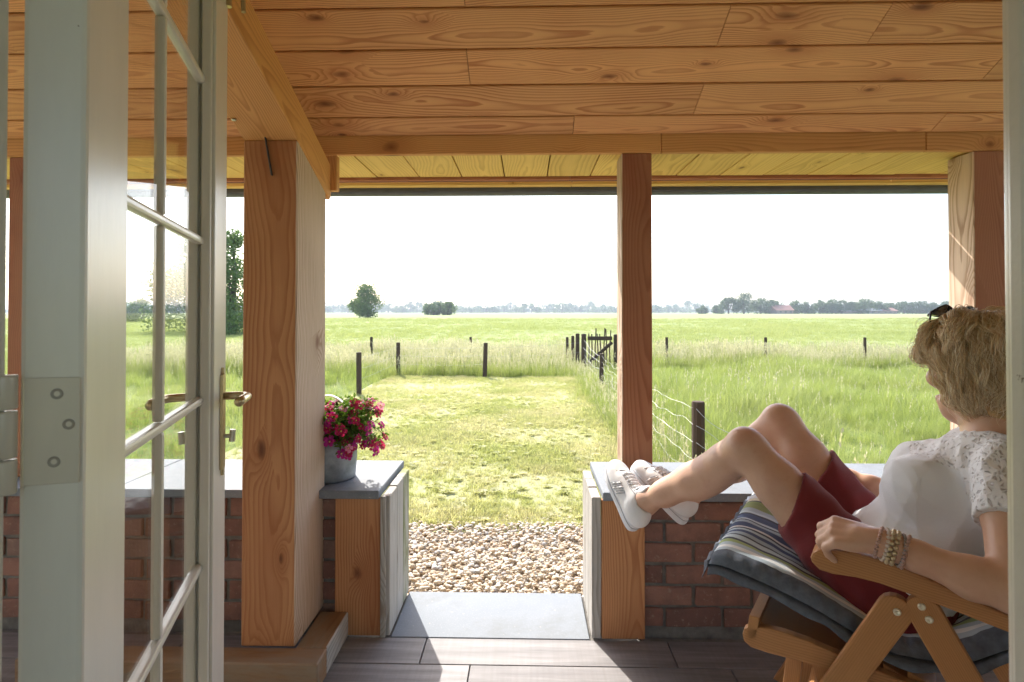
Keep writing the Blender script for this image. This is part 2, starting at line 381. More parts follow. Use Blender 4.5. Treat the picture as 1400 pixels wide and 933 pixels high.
# ================================================================== GROUND
def sheet(name, x0, x1, y0, y1, z, mat, nx=2, ny=2, amp=0.0):
    xs = np.linspace(x0, x1, nx); ys = np.linspace(y0, y1, ny)
    X, Y = np.meshgrid(xs, ys, indexing='ij'); Z = np.full_like(X, z)
    if amp:
        for i in range(nx):
            for j in range(ny): Z[i, j] += amp * mnoise.noise((X[i, j] * 1.3, Y[i, j] * 1.3, 0))
    v = np.stack([X, Y, Z], -1).reshape(-1, 3)
    i, j = np.meshgrid(np.arange(nx - 1), np.arange(ny - 1), indexing='ij'); a = (i * ny + j).ravel()
    f = np.stack([a, a + ny, a + ny + 1, a + 1], -1)
    return struct(link(name, me_np(name, v, f, mat)))
def field_mat():
    m, t, b, out = nmat('field'); g = G(t)
    pos = g.n('ShaderNodeNewGeometry').outputs['Position']; x, y, z = g.sep(pos)[:3]
    # broad mowing and growth bands running across the view, finer close by
    n1 = g.noise(g.comb(g.math('MULTIPLY', x, 0.02), g.math('MULTIPLY', y, 0.06), 0.0), 1, 5, 0.6)
    n2 = g.noise(g.comb(g.math('MULTIPLY', x, 0.5), g.math('MULTIPLY', y, 0.9), 0.0), 1, 6, 0.7)
    c = g.ramp(g.math('ADD', g.math('MULTIPLY', n1, 0.55), g.math('MULTIPLY', n2, 0.45)), [(0.3, (0.20, 0.245, 0.09)), (0.5, (0.27, 0.31, 0.13)), (0.7, (0.35, 0.365, 0.19))])
    g.setin(b, 'Base Color', c); b.inputs['Roughness'].default_value = 0.95; b.inputs['Specular IOR Level'].default_value = 0.1
    g.setin(b, 'Normal', g.bump(g.noise(pos, 9, 5, 0.7), 0.6, 0.06))
    return m
def soil_mat(name, a, bcol, c3, scale):
    m, t, b, out = nmat(name); g = G(t); pos = g.n('ShaderNodeNewGeometry').outputs['Position']
    n = g.noise(pos, scale, 6, 0.7); n2 = g.noise(pos, 1.1, 4, 0.6)
    c = g.ramp(n, [(0.3, a), (0.5, bcol), (0.72, c3)])
    c = g.mix(g.ramp(n2, [(0.38, 0), (0.62, 0.35)]), c, c3)
    g.setin(b, 'Base Color', c); b.inputs['Roughness'].default_value = 0.95; b.inputs['Specular IOR Level'].default_value = 0.1
    g.setin(b, 'Normal', g.bump(n, 0.8, 0.012))
    return m
M['field'] = field_mat()
M['lawn_soil'] = soil_mat('lawn_soil', (0.28, 0.29, 0.13), (0.37, 0.37, 0.19), (0.44, 0.41, 0.26), 28)
M['meadow_soil'] = soil_mat('meadow_soil', (0.08, 0.12, 0.03), (0.14, 0.19, 0.05), (0.25, 0.25, 0.10), 14)
M['gravel_bed'] = soil_mat('gravel_bed', (0.25, 0.2, 0.15), (0.45, 0.37, 0.28), (0.6, 0.52, 0.42), 60)
sheet('ground', -2600, 2600, -60, 3200, -0.075, M['field'])
sheet('meadow', -45, 40, 2.6, 16.5, -0.066, M['meadow_soil'])
sheet('lawn', -2.6, 1.05, 3.25, 11.0, -0.045, M['lawn_soil'], 40, 80, 0.012)
sheet('gravel_path', -3.2, 3.2, 2.44, 3.42, -0.05, M['gravel_bed'], 30, 12, 0.006)

# -------- blades for instancing
def tuft(name, n, h, spread, w, mat, lean=0.5, seeds=0, seed=0, seg=3, smat=None):
    r = random.Random(seed); v = []; f = []; fm = []
    def blade(bx, by, ang, hh, ww, ln, mi, taper=True):
        dx, dy = math.cos(ang), math.sin(ang); sx, sy = -dy, dx
        b0 = len(v)
        for k in range(seg + 1):
            u = k / seg
            off = ln * hh * (u ** 2); z = hh * (u - 0.25 * ln * u * u)
            wd = ww * (1 - u ** 1.6) if taper else ww
            wd = max(wd, 0.0004)
            v.append((bx + dx * off - sx * wd / 2, by + dy * off - sy * wd / 2, z)); v.append((bx + dx * off + sx * wd / 2, by + dy * off + sy * wd / 2, z))
        for k in range(seg):
            a = b0 + 2 * k; f.append((a, a + 1, a + 3, a + 2)); fm.append(mi)
        return bx + dx * ln * hh, by + dy * ln * hh, hh * (1 - 0.25 * ln)
    for i in range(n):
        a = r.uniform(0, 6.283); q = spread * math.sqrt(r.random())
        blade(q * math.cos(a), q * math.sin(a), r.uniform(0, 6.283), h * r.uniform(0.5, 1.1), w * r.uniform(0.6, 1.3), r.uniform(0.1, lean), 0)
    for i in range(seeds):
        a = r.uniform(0, 6.283); q = spread * math.sqrt(r.random())
        tx, ty, tz = blade(q * math.cos(a), q * math.sin(a), r.uniform(0, 6.283), h * r.uniform(1.1, 1.5), w * 0.35, r.uniform(0.05, 0.3), 1, False)
        for k in range(5):
            b0 = len(v); aa = r.uniform(0, 6.283); s = 0.006
            zz = tz - 0.018 * k; ex, ey = math.cos(aa) * 0.011, math.sin(aa) * 0.011
            v += [(tx, ty, zz - 0.012), (tx + ex + s * math.sin(aa), ty + ey, zz), (tx + ex * 0.6, ty + ey * 0.6, zz + 0.014), (tx - s * 0.4, ty, zz + 0.004)]
            f.append((b0, b0 + 1, b0 + 2, b0 + 3)); fm.append(1)
    me = me_np(name, v, f, [mat, smat or mat], fmat=fm)
    return me
def gn_scatter(name, pts, rot, scl, protos, kind='stuff', tilt=0.0):
    """one object whose points carry instances of the prototype meshes (real geometry)"""
    c = bpy.data.collections.new(name + '_source')
    for i, me in enumerate(protos):
        c.objects.link(bpy.data.objects.new(name + '_piece', me))
    me = bpy.data.meshes.new(name); n = len(pts)
    me.vertices.add(n); me.vertices.foreach_set('co', np.asarray(pts, dtype=np.float32).ravel())
    a = me.attributes.new('rv', 'FLOAT_VECTOR', 'POINT'); a.data.foreach_set('vector', np.asarray(rot, dtype=np.float32).ravel())
    a = me.attributes.new('sc', 'FLOAT', 'POINT'); a.data.foreach_set('value', np.asarray(scl, dtype=np.float32))
    a = me.attributes.new('ix', 'INT', 'POINT'); a.data.foreach_set('value', np.random.RandomState(3).randint(0, len(protos), n).astype(np.int32))
    o = struct(link(name, me), kind)
    ng = bpy.data.node_groups.new(name, 'GeometryNodeTree')
    ng.interface.new_socket('Geometry', in_out='INPUT', socket_type='NodeSocketGeometry'); ng.interface.new_socket('Geometry', in_out='OUTPUT', socket_type='NodeSocketGeometry')
    gi = ng.nodes.new('NodeGroupInput'); go = ng.nodes.new('NodeGroupOutput')
    iop = ng.nodes.new('GeometryNodeInstanceOnPoints'); ci = ng.nodes.new('GeometryNodeCollectionInfo')
    ci.inputs['Collection'].default_value = c; ci.inputs['Separate Children'].default_value = True; ci.inputs['Reset Children'].default_value = True
    iop.inputs['Pick Instance'].default_value = True
    def attr(nm, dt):
        x = ng.nodes.new('GeometryNodeInputNamedAttribute'); x.data_type = dt; x.inputs['Name'].default_value = nm
        return x.outputs['Attribute']
    L = ng.links.new
    L(gi.outputs[0], iop.inputs['Points']); L(ci.outputs[0], iop.inputs['Instance']); L(attr('ix', 'INT'), iop.inputs['Instance Index'])
    er = ng.nodes.new('FunctionNodeEulerToRotation'); L(attr('rv', 'FLOAT_VECTOR'), er.inputs[0]); L(er.outputs[0], iop.inputs['Rotation'])
    L(attr('sc', 'FLOAT'), iop.inputs['Scale']); L(iop.outputs[0], go.inputs[0])
    md = o.modifiers.new('scatter', 'NODES'); md.node_group = ng
    return o
def scat(n, fn, seed=0, smin=0.7, smax=1.3, tilt=0.15, z=-0.06):
    """fn(rs, n) -> (m,2) xy array and optional scale"""
    rs = np.random.RandomState(seed); xy, sc = fn(rs, n); m = len(xy)
    pts = np.column_stack([xy, np.full(m, z)])
    rot = np.column_stack([rs.uniform(-tilt, tilt, m), rs.uniform(-tilt, tilt, m), rs.uniform(0, 6.283, m)])
    return pts, rot, sc * rs.uniform(smin, smax, m)
def nz(x, y, s, o=0.0):
    return np.array([mnoise.noise((a * s + o, b * s - o, 0.3 + o)) for a, b in zip(x, y)])

# lawn: short, patchy, thin at the dry places
def f_lawn(rs, n):
    x = rs.uniform(-2.55, 1.2, n); y = 3.28 + (11.0 - 3.28) * rs.power(0.85, n)
    d = nz(x, y, 1.1) + 0.6 * nz(x, y, 3.4, 5)
    edge = 3.30 + 0.07 * nz(x, y * 0, 2.5) + 0.05 * nz(x, y * 0, 11, 2)
    keep = (rs.rand(n) < np.clip(0.72 + 0.6 * d, 0.42, 1)) & (y > edge)
    sc = np.clip(0.8 + 0.35 * d, 0.5, 1.2) + 0.9 * np.clip(0.35 - np.abs(y - 3.5), 0, 1) * np.clip(0.7 + 2 * d, 0.2, 1.5)
    sc += 0.9 * np.clip((x - 0.55) / 0.5, 0, 1)
    return np.column_stack([x, y])[keep], sc[keep]
T1 = [tuft('lawn_tuft', 22, 0.045, 0.035, 0.0042, M['lawn_blade'], 0.9, seed=s, seg=2) for s in range(4)]
gn_scatter('lawn_grass', *scat(34000, f_lawn, 1, z=-0.048), T1)
# broadleaf weeds in the lawn
def weed(seed):
    r = random.Random(seed); v = []; f = []
    for i in range(9):
        a = i * 0.7 + r.uniform(-.2, .2); L = r.uniform(0.02, 0.045); w = L * 0.4; c, s = math.cos(a), math.sin(a); b = len(v)
        v += [(0, 0, 0.004), (c * L * .5 - s * w, s * L * .5 + c * w, 0.018), (c * L, s * L, 0.012), (c * L * .5 + s * w, s * L * .5 - c * w, 0.018)]; f.append((b, b + 1, b + 2, b + 3))
    return me_np('weed', v, f, M['lawn_blade'])
def f_weed(rs, n):
    x = rs.uniform(-2.5, 1.1, n); y = rs.uniform(3.4, 8, n); return np.column_stack([x, y]), np.full(n, 1.0)
gn_scatter('lawn_weeds', *scat(500, f_weed, 4, z=-0.04), [weed(1), weed(2)])
# tall meadow grass round the lawn
T2 = [tuft('tall_tuft', 34, 0.30, 0.09, 0.0042, M['meadow_blade'], 0.85, seeds=1 if s == 4 else 0, seed=10 + s, smat=M['seed_head']) for s in range(5)]
T3 = [tuft('seeding_tuft', 26, 0.30, 0.10, 0.006, M['meadow_blade'], 0.6, seeds=5, seed=20 + s, smat=M['seed_head']) for s in range(4)]
def f_right(rs, n):
    y = 2.75 + 11 * rs.power(1.25, n); x = 0.98 + (y * 1.02) * rs.rand(n) + 0.04 * nz(y, y * 0, 1.3)
    d = nz(x, y, 0.55, 3) + 0.5 * nz(x, y, 1.9, 8)
    return np.column_stack([x, y]), np.clip(0.72 + 0.65 * d, 0.35, 1.25)
gn_scatter('meadow_grass', *scat(9500, f_right, 5), T2)
def f_left(rs, n):
    y = 2.75 + 13.5 * rs.power(1.3, n); x = -2.5 - (y * 1.15) * rs.rand(n)
    d = nz(x, y, 0.55, 3)
    return np.column_stack([x, y]), np.clip(0.62 + 0.6 * d, 0.3, 1.1)
gn_scatter('side_meadow_grass', *scat(6500, f_left, 6), T2)
def f_back(rs, n):
    y = 11.0 + 4.6 * rs.rand(n) ** 1.1; x = rs.uniform(-8.5, 10.5, n)
    ok = (y > 11.0 + 0.12 * nz(x, y * 0, 2.0)) & ((x < 1.0) | (y > 12.8))
    d = nz(x, y, 0.7, 3)
    return np.column_stack([x, y])[ok], np.clip(0.95 + 0.55 * d, 0.5, 1.35)[ok]
gn_scatter('seeding_grass', *scat(7000, f_back, 7), T3 + T2[:1])
def f_edge(rs, n):       # longer grass under the wire on the right edge of the lawn
    y = rs.uniform(3.5, 12, n); x = 1.07 + rs.normal(0, 0.13, n); return np.column_stack([x, y]), np.full(n, 0.75)
gn_scatter('fence_line_grass', *scat(1100, f_edge, 8, 0.4, 1.2), T2 + T3[:1])
T4 = [tuft('field_tuft', 30, 0.17, 0.32, 0.013, M['field_blade'], 0.8, seeds=0, seed=40 + s, seg=2) for s in range(4)]
def f_field(rs, n):
    y = 15.0 * (110 / 15.0) ** rs.rand(n); x = (rs.rand(n) * 2.0 - 1.0) * y * 1.0
    return np.column_stack([x, y]), np.clip(0.7 + 0.5 * nz(x, y, 0.12, 3), 0.4, 1.3) * (y / 24) ** 0.45
gn_scatter('field_grass', *scat(34000, f_field, 9, z=-0.075), T4)

# gravel
def stone(seed):
    bm = bmesh.new(); bmesh.ops.create_icosphere(bm, subdivisions=2, radius=0.5); r = random.Random(seed); o = Vector((seed * 7.1, 3, 1))
    s = Vector((r.uniform(0.8, 1.15), r.uniform(0.6, 0.9), r.uniform(0.38, 0.6)))
    for v in bm.verts:
        k = 1 + 0.28 * mnoise.noise(v.co * 2.2 + o); v.co = Vector((v.co.x * s.x * k, v.co.y * s.y * k, v.co.z * s.z * k))
    return me_bm('stone', bm, M['stone'], smooth=True)
def stone_mat():
    m, t, b, out = nmat('stone'); g = G(t); r = g.rnd(); co = g.objco()
    c = g.ramp(r, [(0, (0.62, 0.50, 0.36)), (0.2, (0.50, 0.36, 0.22)), (0.38, (0.70, 0.64, 0.54)), (0.55, (0.42, 0.40, 0.38)), (0.7, (0.66, 0.56, 0.42)), (0.85, (0.78, 0.74, 0.66)), (1, (0.38, 0.27, 0.19))], 'CONSTANT')
    c = g.mix(g.math('MULTIPLY', g.noise(co, 6, 4), 0.4), c, (0.45, 0.36, 0.27))
    g.setin(b, 'Base Color', c); b.inputs['Roughness'].default_value = 0.75; g.setin(b, 'Normal', g.bump(g.noise(co, 12, 3), 0.2, 0.05)); return m
M['stone'] = stone_mat()
def f_gravel(rs, n):
    x = rs.uniform(-1.3, 1.2, n); y = rs.uniform(2.475, 3.36, n) + 0.03 * nz(x, x * 0, 3); return np.column_stack([x, y]), np.full(n, 0.027)
p_, r_, s_ = scat(8200, f_gravel, 11, 0.45, 1.15, 0.5, z=-0.045)
p_[:, 2] += np.random.RandomState(2).uniform(-0.004, 0.022, len(p_)) + 0.01 * nz(p_[:, 0], p_[:, 1], 3)
gn_scatter('gravel_stones', p_, r_, s_, [stone(s) for s in range(8)])
def f_stray(rs, n):
    x = rs.uniform(-1.2, 1.1, n); y = 3.33 + np.abs(rs.normal(0, 0.10, n)); return np.column_stack([x, y]), np.full(n, 0.02)
gn_scatter('strewn_stones', *scat(320, f_stray, 12, 0.5, 1.2, 0.5, z=-0.038), [stone(s) for s in range(3)])

# ================================================================== TREES
def leaf_cloud(rs, centres, radii, n, size):
    """n small rhombic leaf faces spread through a set of blobs, denser towards their skins"""
    k = rs.choice(len(centres), n, p=(radii ** 2) / (radii ** 2).sum())
    d = rs.normal(size=(n, 3)); d /= np.linalg.norm(d, axis=1)[:, None]
    q = rs.rand(n) ** 0.45
    c = centres[k] + d * (radii[k] * q)[:, None] * np.array([1, 1, 0.85])
    a = rs.normal(size=(n, 3)); a /= np.linalg.norm(a, axis=1)[:, None]
    nrm = d * 0.7 + rs.normal(size=(n, 3)) * 0.6; b = np.cross(nrm, a); b /= np.linalg.norm(b, axis=1)[:, None] + 1e-9
    s = size * rs.uniform(0.5, 1.4, n)[:, None]
    v = np.stack([c - a * s, c + b * s * 0.6, c + a * s, c - b * s * 0.6], 1).reshape(-1, 3)
    return v, np.arange(4 * n).reshape(n, 4)
def tree(name, label, loc, h, w, leaves, size, seed, mat=None, trunk=0.16, shape=0.5, group='trees beyond the field', gaps=14, cat='tree', low=0.12):
    rs = np.random.RandomState(seed); t = thing(name, label, cat, loc, group)
    mat = mat or M['far_leaf']
    cs, rr = [], []
    for i in range(gaps):
        u = rs.rand() ** 0.9; z = h * (low + (1 - low) * (0.08 + 0.86 * u))
        prof = math.sin(math.pi * min(1, max(0, (u + 0.12) / 1.2)) ** shape) ** 0.7
        a = rs.rand() * 6.283; q = w / 2 * prof * 0.9 * rs.rand() ** 0.5
        cs.append((math.cos(a) * q, math.sin(a) * q, z)); rr.append(w * rs.uniform(0.13, 0.25) * (0.55 + 0.6 * prof))
    cs, rr = np.array(cs), np.array(rr)
    v, f = leaf_cloud(rs, cs, rr, leaves, size)
    bm = bmesh.new()
    tr = w * 0.035 + 0.012 * h
    top = [(0, 0, -0.1), (0.02 * h * rs.randn() * .3, 0, h * 0.25), (0.02 * h * rs.randn() * .6, 0.01 * h, h * 0.55), (0, 0, h * 0.85)]
    tube(bm, top, tr, 6, r1=tr * 0.2)
    for i in range(min(7, gaps)):
        z0 = h * (0.12 + 0.5 * rs.rand()); e = cs[i]
        tube(bm, [(0, 0, z0), tuple(np.array([0, 0, z0]) * 0.4 + e * 0.6 + np.array([0, 0, -0.03 * h])), tuple(e)], tr * 0.4, 4, r1=tr * 0.08, cap=False)
    o = link('trunk', me_bm('trunk', bm, M['bark']), t, loc)
    o = link('crown', me_np('crown', v, f, mat), t, loc)
    return t
def at(px, dist, z=-0.07):
    q = P(px, 427, dist); return (q.x, dist, z)
def ht(py, dist): return (427 - py) / 800 * dist + CAM_H + 0.07
# near and middle distance
tree('tall_tree', 'tall leafy tree standing close behind the left garden, seen between door and post', at(318, 34), ht(309, 34), 5.0, 11000, 0.085, 3, M['tree_leaf'], low=0.02, gaps=34, group=None)
tree('tall_tree', 'dark leafy tree seen through the door glass, left of the tall one', at(262, 36), ht(322, 36), 5.4, 11000, 0.085, 4, M['tree_leaf'], low=0.02, gaps=34, group=None)
tree('shrub', 'low green shrub at the foot of the tall tree beside the post', at(308, 31), 1.7, 3.4, 2500, 0.07, 5, M['tree_leaf'], low=0.0, group=None, cat='shrub')
tree('round_bush', 'rounded green bush at the field edge seen through the door glass', at(196, 70), ht(409, 70), 4.6, 3500, 0.13, 6, M['tree_leaf'], low=0.0, group=None, cat='bush')
tree('lone_tree', 'lone leaning leafy tree at the left of the open field, nearest of the field trees', at(503, 125), ht(388, 125), 7.6, 6500, 0.20, 7, M['tree_leaf'], low=0.02, gaps=26, shape=0.62, group=None)
tree('round_tree', 'left one of the two rounded dark trees in the middle of the field', at(593, 240), ht(413, 240), 8.6, 3500, 0.30, 8, M['tree_leaf'], low=0.0, gaps=22, shape=0.8, group=None)
tree('round_tree', 'right one of the two rounded dark trees in the middle of the field', at(612, 242), ht(414, 242), 8.0, 3500, 0.30, 9, M['tree_leaf'], low=0.0, gaps=22, shape=0.8, group=None)
# right hand wood: big trees by the farm
big = [(960, 419, 10, 430), (982, 418, 12, 430), (996, 408, 20, 420), (1017, 402, 24, 420), (1040, 407, 22, 425), (1057, 411, 20, 425), (1090, 412, 16, 430), (1105, 414, 18, 430),
       (1122, 412, 16, 430), (1138, 410, 17, 430), (1150, 411, 15, 430), (1166, 414, 16, 430), (1182, 408, 21, 425), (1200, 414, 17, 430), (1216, 414, 16, 440), (1236, 414, 20, 440), (1258, 413, 18, 440), (1276, 415, 18, 440), (1296, 414, 20, 440), (1370, 405, 14, 300)]
ORD = ['low shrubby first tree', 'low second tree', 'broad third tree', 'tallest rounded fourth tree', 'broad fifth tree', 'broad sixth tree', 'seventh tree', 'eighth tree', 'ninth tree', 'tenth tree', 'eleventh tree', 'twelfth tree', 'taller thirteenth tree', 'fourteenth tree', 'fifteenth tree', 'sixteenth tree', 'seventeenth tree', 'eighteenth tree', 'nineteenth tree', 'last tree']
for i, (px, py, wpx, d) in enumerate(big):
    tree('broad_tree', ORD[i] + ' from the left in the dark tree row round the distant farm', at(px, d), ht(py, d), wpx * d / 800 * 1.5, 3000, 0.48, 60 + i, low=0.0, shape=0.8, gaps=24, group='trees round the distant farm')
# pale blue tree line on the horizon
rs_ = random.Random(5)
px = 165.0; i = 0
while px < 960:
    hh = rs_.choice([8, 10, 12, 16, 18]) * rs_.uniform(0.8, 1.1)
    if 640 < px < 690 or 720 < px < 770: hh *= 0.8
    d = rs_.uniform(950, 1150)
    tree('horizon_tree', 'small hazy blue-green tree in the line along the far horizon', at(px, d), hh / 800 * d, rs_.uniform(14, 30) * d / 800, 520, 1.35, 200 + i, low=0.12 if hh > 9 else 0.0, gaps=9, group='trees along the horizon')
    px += rs_.uniform(5.5, 12); i += 1
# far off wood behind, one mass
def far_wood():
    rs = np.random.RandomState(8); n = 9000
    X = rs.uniform(-2300, 2300, n); hm = 7 + 4 * nz(X, X * 0, 0.01) + 3 * nz(X, X * 0, 0.04, 3)
    c = np.column_stack([X, rs.uniform(1300, 1360, n), hm * rs.rand(n)])
    a = rs.normal(size=(n, 3)); a /= np.linalg.norm(a, axis=1)[:, None]; b = np.cross(a, rs.normal(size=(n, 3))); b /= np.linalg.norm(b, axis=1)[:, None]
    s = 4.0; v = np.stack([c - a * s, c + b * s, c + a * s, c - b * s], 1).reshape(-1, 3)
    struct(link('far_wood', me_np('far_wood', v, np.arange(4 * n).reshape(n, 4), M['far_leaf'])), 'stuff')
far_wood()
# bank of rough grass running out from the lone tree, hedge row foot
# farm buildings
M['roof_tile'] = plain('roof_tile', (0.26, 0.13, 0.10), 0.9, nscale=1); M['roof_grey'] = plain('roof_grey', (0.34, 0.35, 0.38), 0.7, nscale=1); M['farm_wall'] = plain('farm_wall', (0.25, 0.19, 0.16), 0.9); M['far_window'] = plain('far_window', (0.05, 0.06, 0.07), 0.2)
def barn(label, px, d, w, hw, hr, roof, dep=14):
    x, y, z = at(px, d); t = thing('farm_building', label, 'farm building', (x, y, z))
    bm = bmesh.new(); add_box(bm, (x - w / 2, y, z), (x + w / 2, y + dep, z + hw)); link('wall', me_bm('wall', bm, M['farm_wall']), t)
    bm = bmesh.new()
    a = [bm.verts.new(q) for q in ((x - w / 2 - .6, y - .7, z + hw - .1), (x + w / 2 + .6, y - .7, z + hw - .1), (x + w / 2 + .6, y + dep / 2, z + hr), (x - w / 2 - .6, y + dep / 2, z + hr), (x - w / 2 - .6, y + dep + .7, z + hw - .1), (x + w / 2 + .6, y + dep + .7, z + hw - .1))]
    for q in ((0, 1, 2, 3), (3, 2, 5, 4), (0, 3, 4), (1, 5, 2), (0, 4, 5, 1)): bm.faces.new([a[k] for k in q])
    link('roof', me_bm('roof', bm, roof), t)
    for k in range(3):
        bm = bmesh.new(); xx = x - w / 2 + w * (k + 0.7) / 3.4; add_box(bm, (xx, y - .12, z + 1), (xx + 1.3, y - .02, z + hw - .8)); link('window', me_bm('window', bm, M['far_window']), t)
barn('distant farmhouse with a red-brown tiled roof between the dark trees', 1073, 415, 12, 2.6, 6.2, M['roof_tile'])
barn('distant low barn with a pale grey roof, nearest the tallest right tree', 1192, 424, 14, 2.4, 4.9, M['roof_grey'])
barn('distant low shed with a reddish roof right of the grey roofed barn', 1216, 424, 11, 2.2, 4.4, M['roof_tile'])
barn('distant long low shed left of the grey roofed barn', 1168, 426, 14, 2.0, 3.6, M['roof_grey'])
bm = bmesh.new(); mx_, my_, mz_ = at(1139.5, 470); hm_ = ht(396, 470)
for s in ((-.5, -.5), (.5, -.5), (0, .5)): tube(bm, [(mx_ + s[0], my_ + s[1], mz_), (mx_ + s[0] * .4, my_ + s[1] * .4, mz_ + hm_)], 0.10, 4)
for k in range(16):
    z0 = mz_ + hm_ * k / 16; z1 = mz_ + hm_ * (k + 1) / 16; q = 1 - .6 * k / 16
    tube(bm, [(mx_ - .5 * q, my_ - .5 * q, z0), (mx_ + .5 * q, my_ - .5 * q, z1)], 0.05, 3)
tag(link('lattice_mast', me_bm('lattice_mast', bm, M['dark_steel'])), 'thin lattice mast rising above the distant trees on the right', 'mast')

# ================================================================== FENCE, GATE
def fence_post(px, y, ztop, label, w=0.07, lean=0, grp='dark fence posts'):
    q = P(px, 427, y); x = q.x
    bm = bmesh.new(); n = 9; r = random.Random(int(px))
    lathe(bm, [(w * .5, -0.3), (w * .52, 0.15), (w * .5, ztop - 0.01), (w * .44, ztop), (0.001, ztop + 0.004)], n)
    for v in bm.verts: v.co += Vector((r.uniform(-.003, .003), r.uniform(-.003, .003), 0)) + Vector((lean * v.co.z, 0, 0))
    # local x is the grain axis of the wood material
    for v in bm.verts: v.co = Vector((v.co.z, v.co.y, -v.co.x))
    o = link('fence_post', me_bm('fence_post', bm, M['fence_wood']), None, (x, y, -0.07), (0, R(-90), 0))
    return tag(o, label, 'fence post', grp)
GZ = -0.07
fence_post(491, 8.6, 0.65, 'dark post nearest the flower bucket, at the left edge of the lawn', 0.075)
fence_post(544.5, 11.2, 0.66, 'dark post at the far left corner of the lawn', 0.075)
fence_post(662.5, 10.95, 0.67, 'dark post in the middle of the far edge of the lawn', 0.08, 0.03)
for px_, lb in ((508, 'thin post in the far fence row, leftmost, behind the lawn corner post'), (643.5, 'thin post in the far fence row, behind the middle of the lawn'), (775.5, 'thin post in the far fence row, next to the gate'), (911.5, 'thin post in the far fence row, first right of the red-brown porch post'),
                (1046.5, 'thin post in the far fence row, above the raised knees'), (1182, 'thin post in the far fence row, rightmost, left of the head')):
    fence_post(px_, 13.6, 0.665, lb, 0.065, 0.0)
fence_post(783, 13.2, 0.71, 'slim post left of the gate, second of the close group', 0.07)
fence_post(789.5, 12.7, 0.78, 'tallest post left of the gate', 0.085)
fence_post(798, 12.0, 0.80, 'thick post on which the gate hangs', 0.10)
fence_post(842, 12.0, 0.79, 'gate end post beside the red-brown porch post', 0.095)
fence_post(821.5, 9.0, 0.61, 'greyish post in the wire fence between lawn edge and gate', 0.065, 0.02)
fence_post(954.5, 3.87, 0.66, 'thick brown post with loose wires right behind the wall', 0.085)
xg0 = P(800, 427, 12).x + .05; xg1 = P(840, 427, 12).x - .05
gt = thing('field_gate', 'rustic dark wooden gate of thin upright sticks with a diagonal brace', 'gate', (xg0, 12, GZ))
timber('rail', (xg0, 11.97, 0.60), (xg1, 12.01, 0.68), 'x', M['fence_wood'], gt)
bm = bmesh.new(); tube(bm, [(xg0, 11.985, 0.12), (xg1, 11.985, 0.56)], 0.035, 7); link('brace', me_bm('brace', bm, M['fence_wood']), gt)
rg = random.Random(4)
for k in range(8):
    x = xg0 + (xg1 - xg0) * (k + .6) / 8.4; bm = bmesh.new(); tp = 0.76 + rg.uniform(-.06, .1)
    tube(bm, [(x + rg.uniform(-.03, .03), 12.025, 0.02), (x, 12.03, 0.4), (x + rg.uniform(-.04, .04), 12.03, tp)], 0.013, 5); link('picket', me_bm('picket', bm, M['fence_wood']), gt)
# wire
def wires(name, label, a, b, zs, r, sag=0.03, wob=0.012, seed=0, verticals=0.0, n=26):
    rr = random.Random(seed); a, b = Vector(a), Vector(b); t = thing(name, label, 'wire fence', a); lines = []
    for z0, z1 in zs:
        pts = []
        for k in range(n + 1):
            u = k / n; p = a.lerp(b, u); zz = z0 + (z1 - z0) * u - sag * 4 * u * (1 - u)
            o = Vector((k * .2, seed, z0 * 9)); pts.append(Vector((p.x + wob * mnoise.noise(o), p.y + wob * mnoise.noise(o + Vector((5, 0, 0))), zz + wob * 1.5 * mnoise.noise(o + Vector((0, 7, 0))))))
        lines.append(pts); bm = bmesh.new(); tube(bm, pts, r, 4, cap=False); link('wire_strand', me_bm('wire_strand', bm, M['wire']), t)
    if verticals:
        bm = bmesh.new(); m = int((b - a).length / verticals)
        for k in range(1, m):
            i = min(n, int(n * k / m)); col = [l[i] for l in lines]; tube(bm, col, r * 0.8, 3, cap=False)
        struct(link('wire_mesh', me_bm('wire_mesh', bm, M['wire']), t), 'stuff')
    return t
A = P(954.5, 427, 3.87); B9 = P(821.5, 427, 9.0); C12 = P(798, 427, 12.0)
wires('wire_fence', 'slack pale sheep wire between the thick brown post and the lawn edge', (A.x - .045, 3.85, 0), (B9.x, 9.0, 0), [(0.55, 0.50), (0.44, 0.42), (0.33, 0.34), (0.22, 0.25), (0.11, 0.16)], 0.0009, 0.05, 0.035, 3, 0.45, 60)
wires('wire_fence', 'pale sheep wire between the greyish post and the gate', (B9.x, 9.0, 0), (C12.x, 12.0, 0), [(0.50, 0.62), (0.40, 0.46), (0.28, 0.32), (0.16, 0.2)], 0.002, 0.04, 0.02, 4, 0.30, 24)
wires('wire_fence', 'loose wires falling from the thick brown post towards the knees', (A.x - .03, 3.82, 0), (A.x + .62, 3.05, 0), [(0.55, 0.12), (0.44, -0.02), (0.33, -0.05)], 0.0016, 0.02, 0.03, 5, 0, 20)
wires('wire_fence', 'thin wires along the far left edge of the lawn', (P(491, 427, 8.6).x, 8.6, 0), (P(544.5, 427, 11.2).x, 11.2, 0), [(0.50, 0.52), (0.34, 0.36), (0.18, 0.2)], 0.0013, 0.02, 0.01, 6, 0.35, 14)
wires('wire_fence', 'thin wires along the back edge of the lawn', (P(544.5, 427, 11.2).x, 11.2, 0), (P(662.5, 427, 10.95).x, 10.95, 0), [(0.50, 0.52), (0.34, 0.36), (0.18, 0.2)], 0.0013, 0.02, 0.01, 7, 0.35, 14)
wires('wire_fence', 'thin wires from the middle lawn post to the gate', (P(662.5, 427, 10.95).x, 10.95, 0), (P(798, 427, 12).x, 12, 0), [(0.52, 0.55), (0.34, 0.36)], 0.0013, 0.02, 0.01, 8, 0.35, 14)
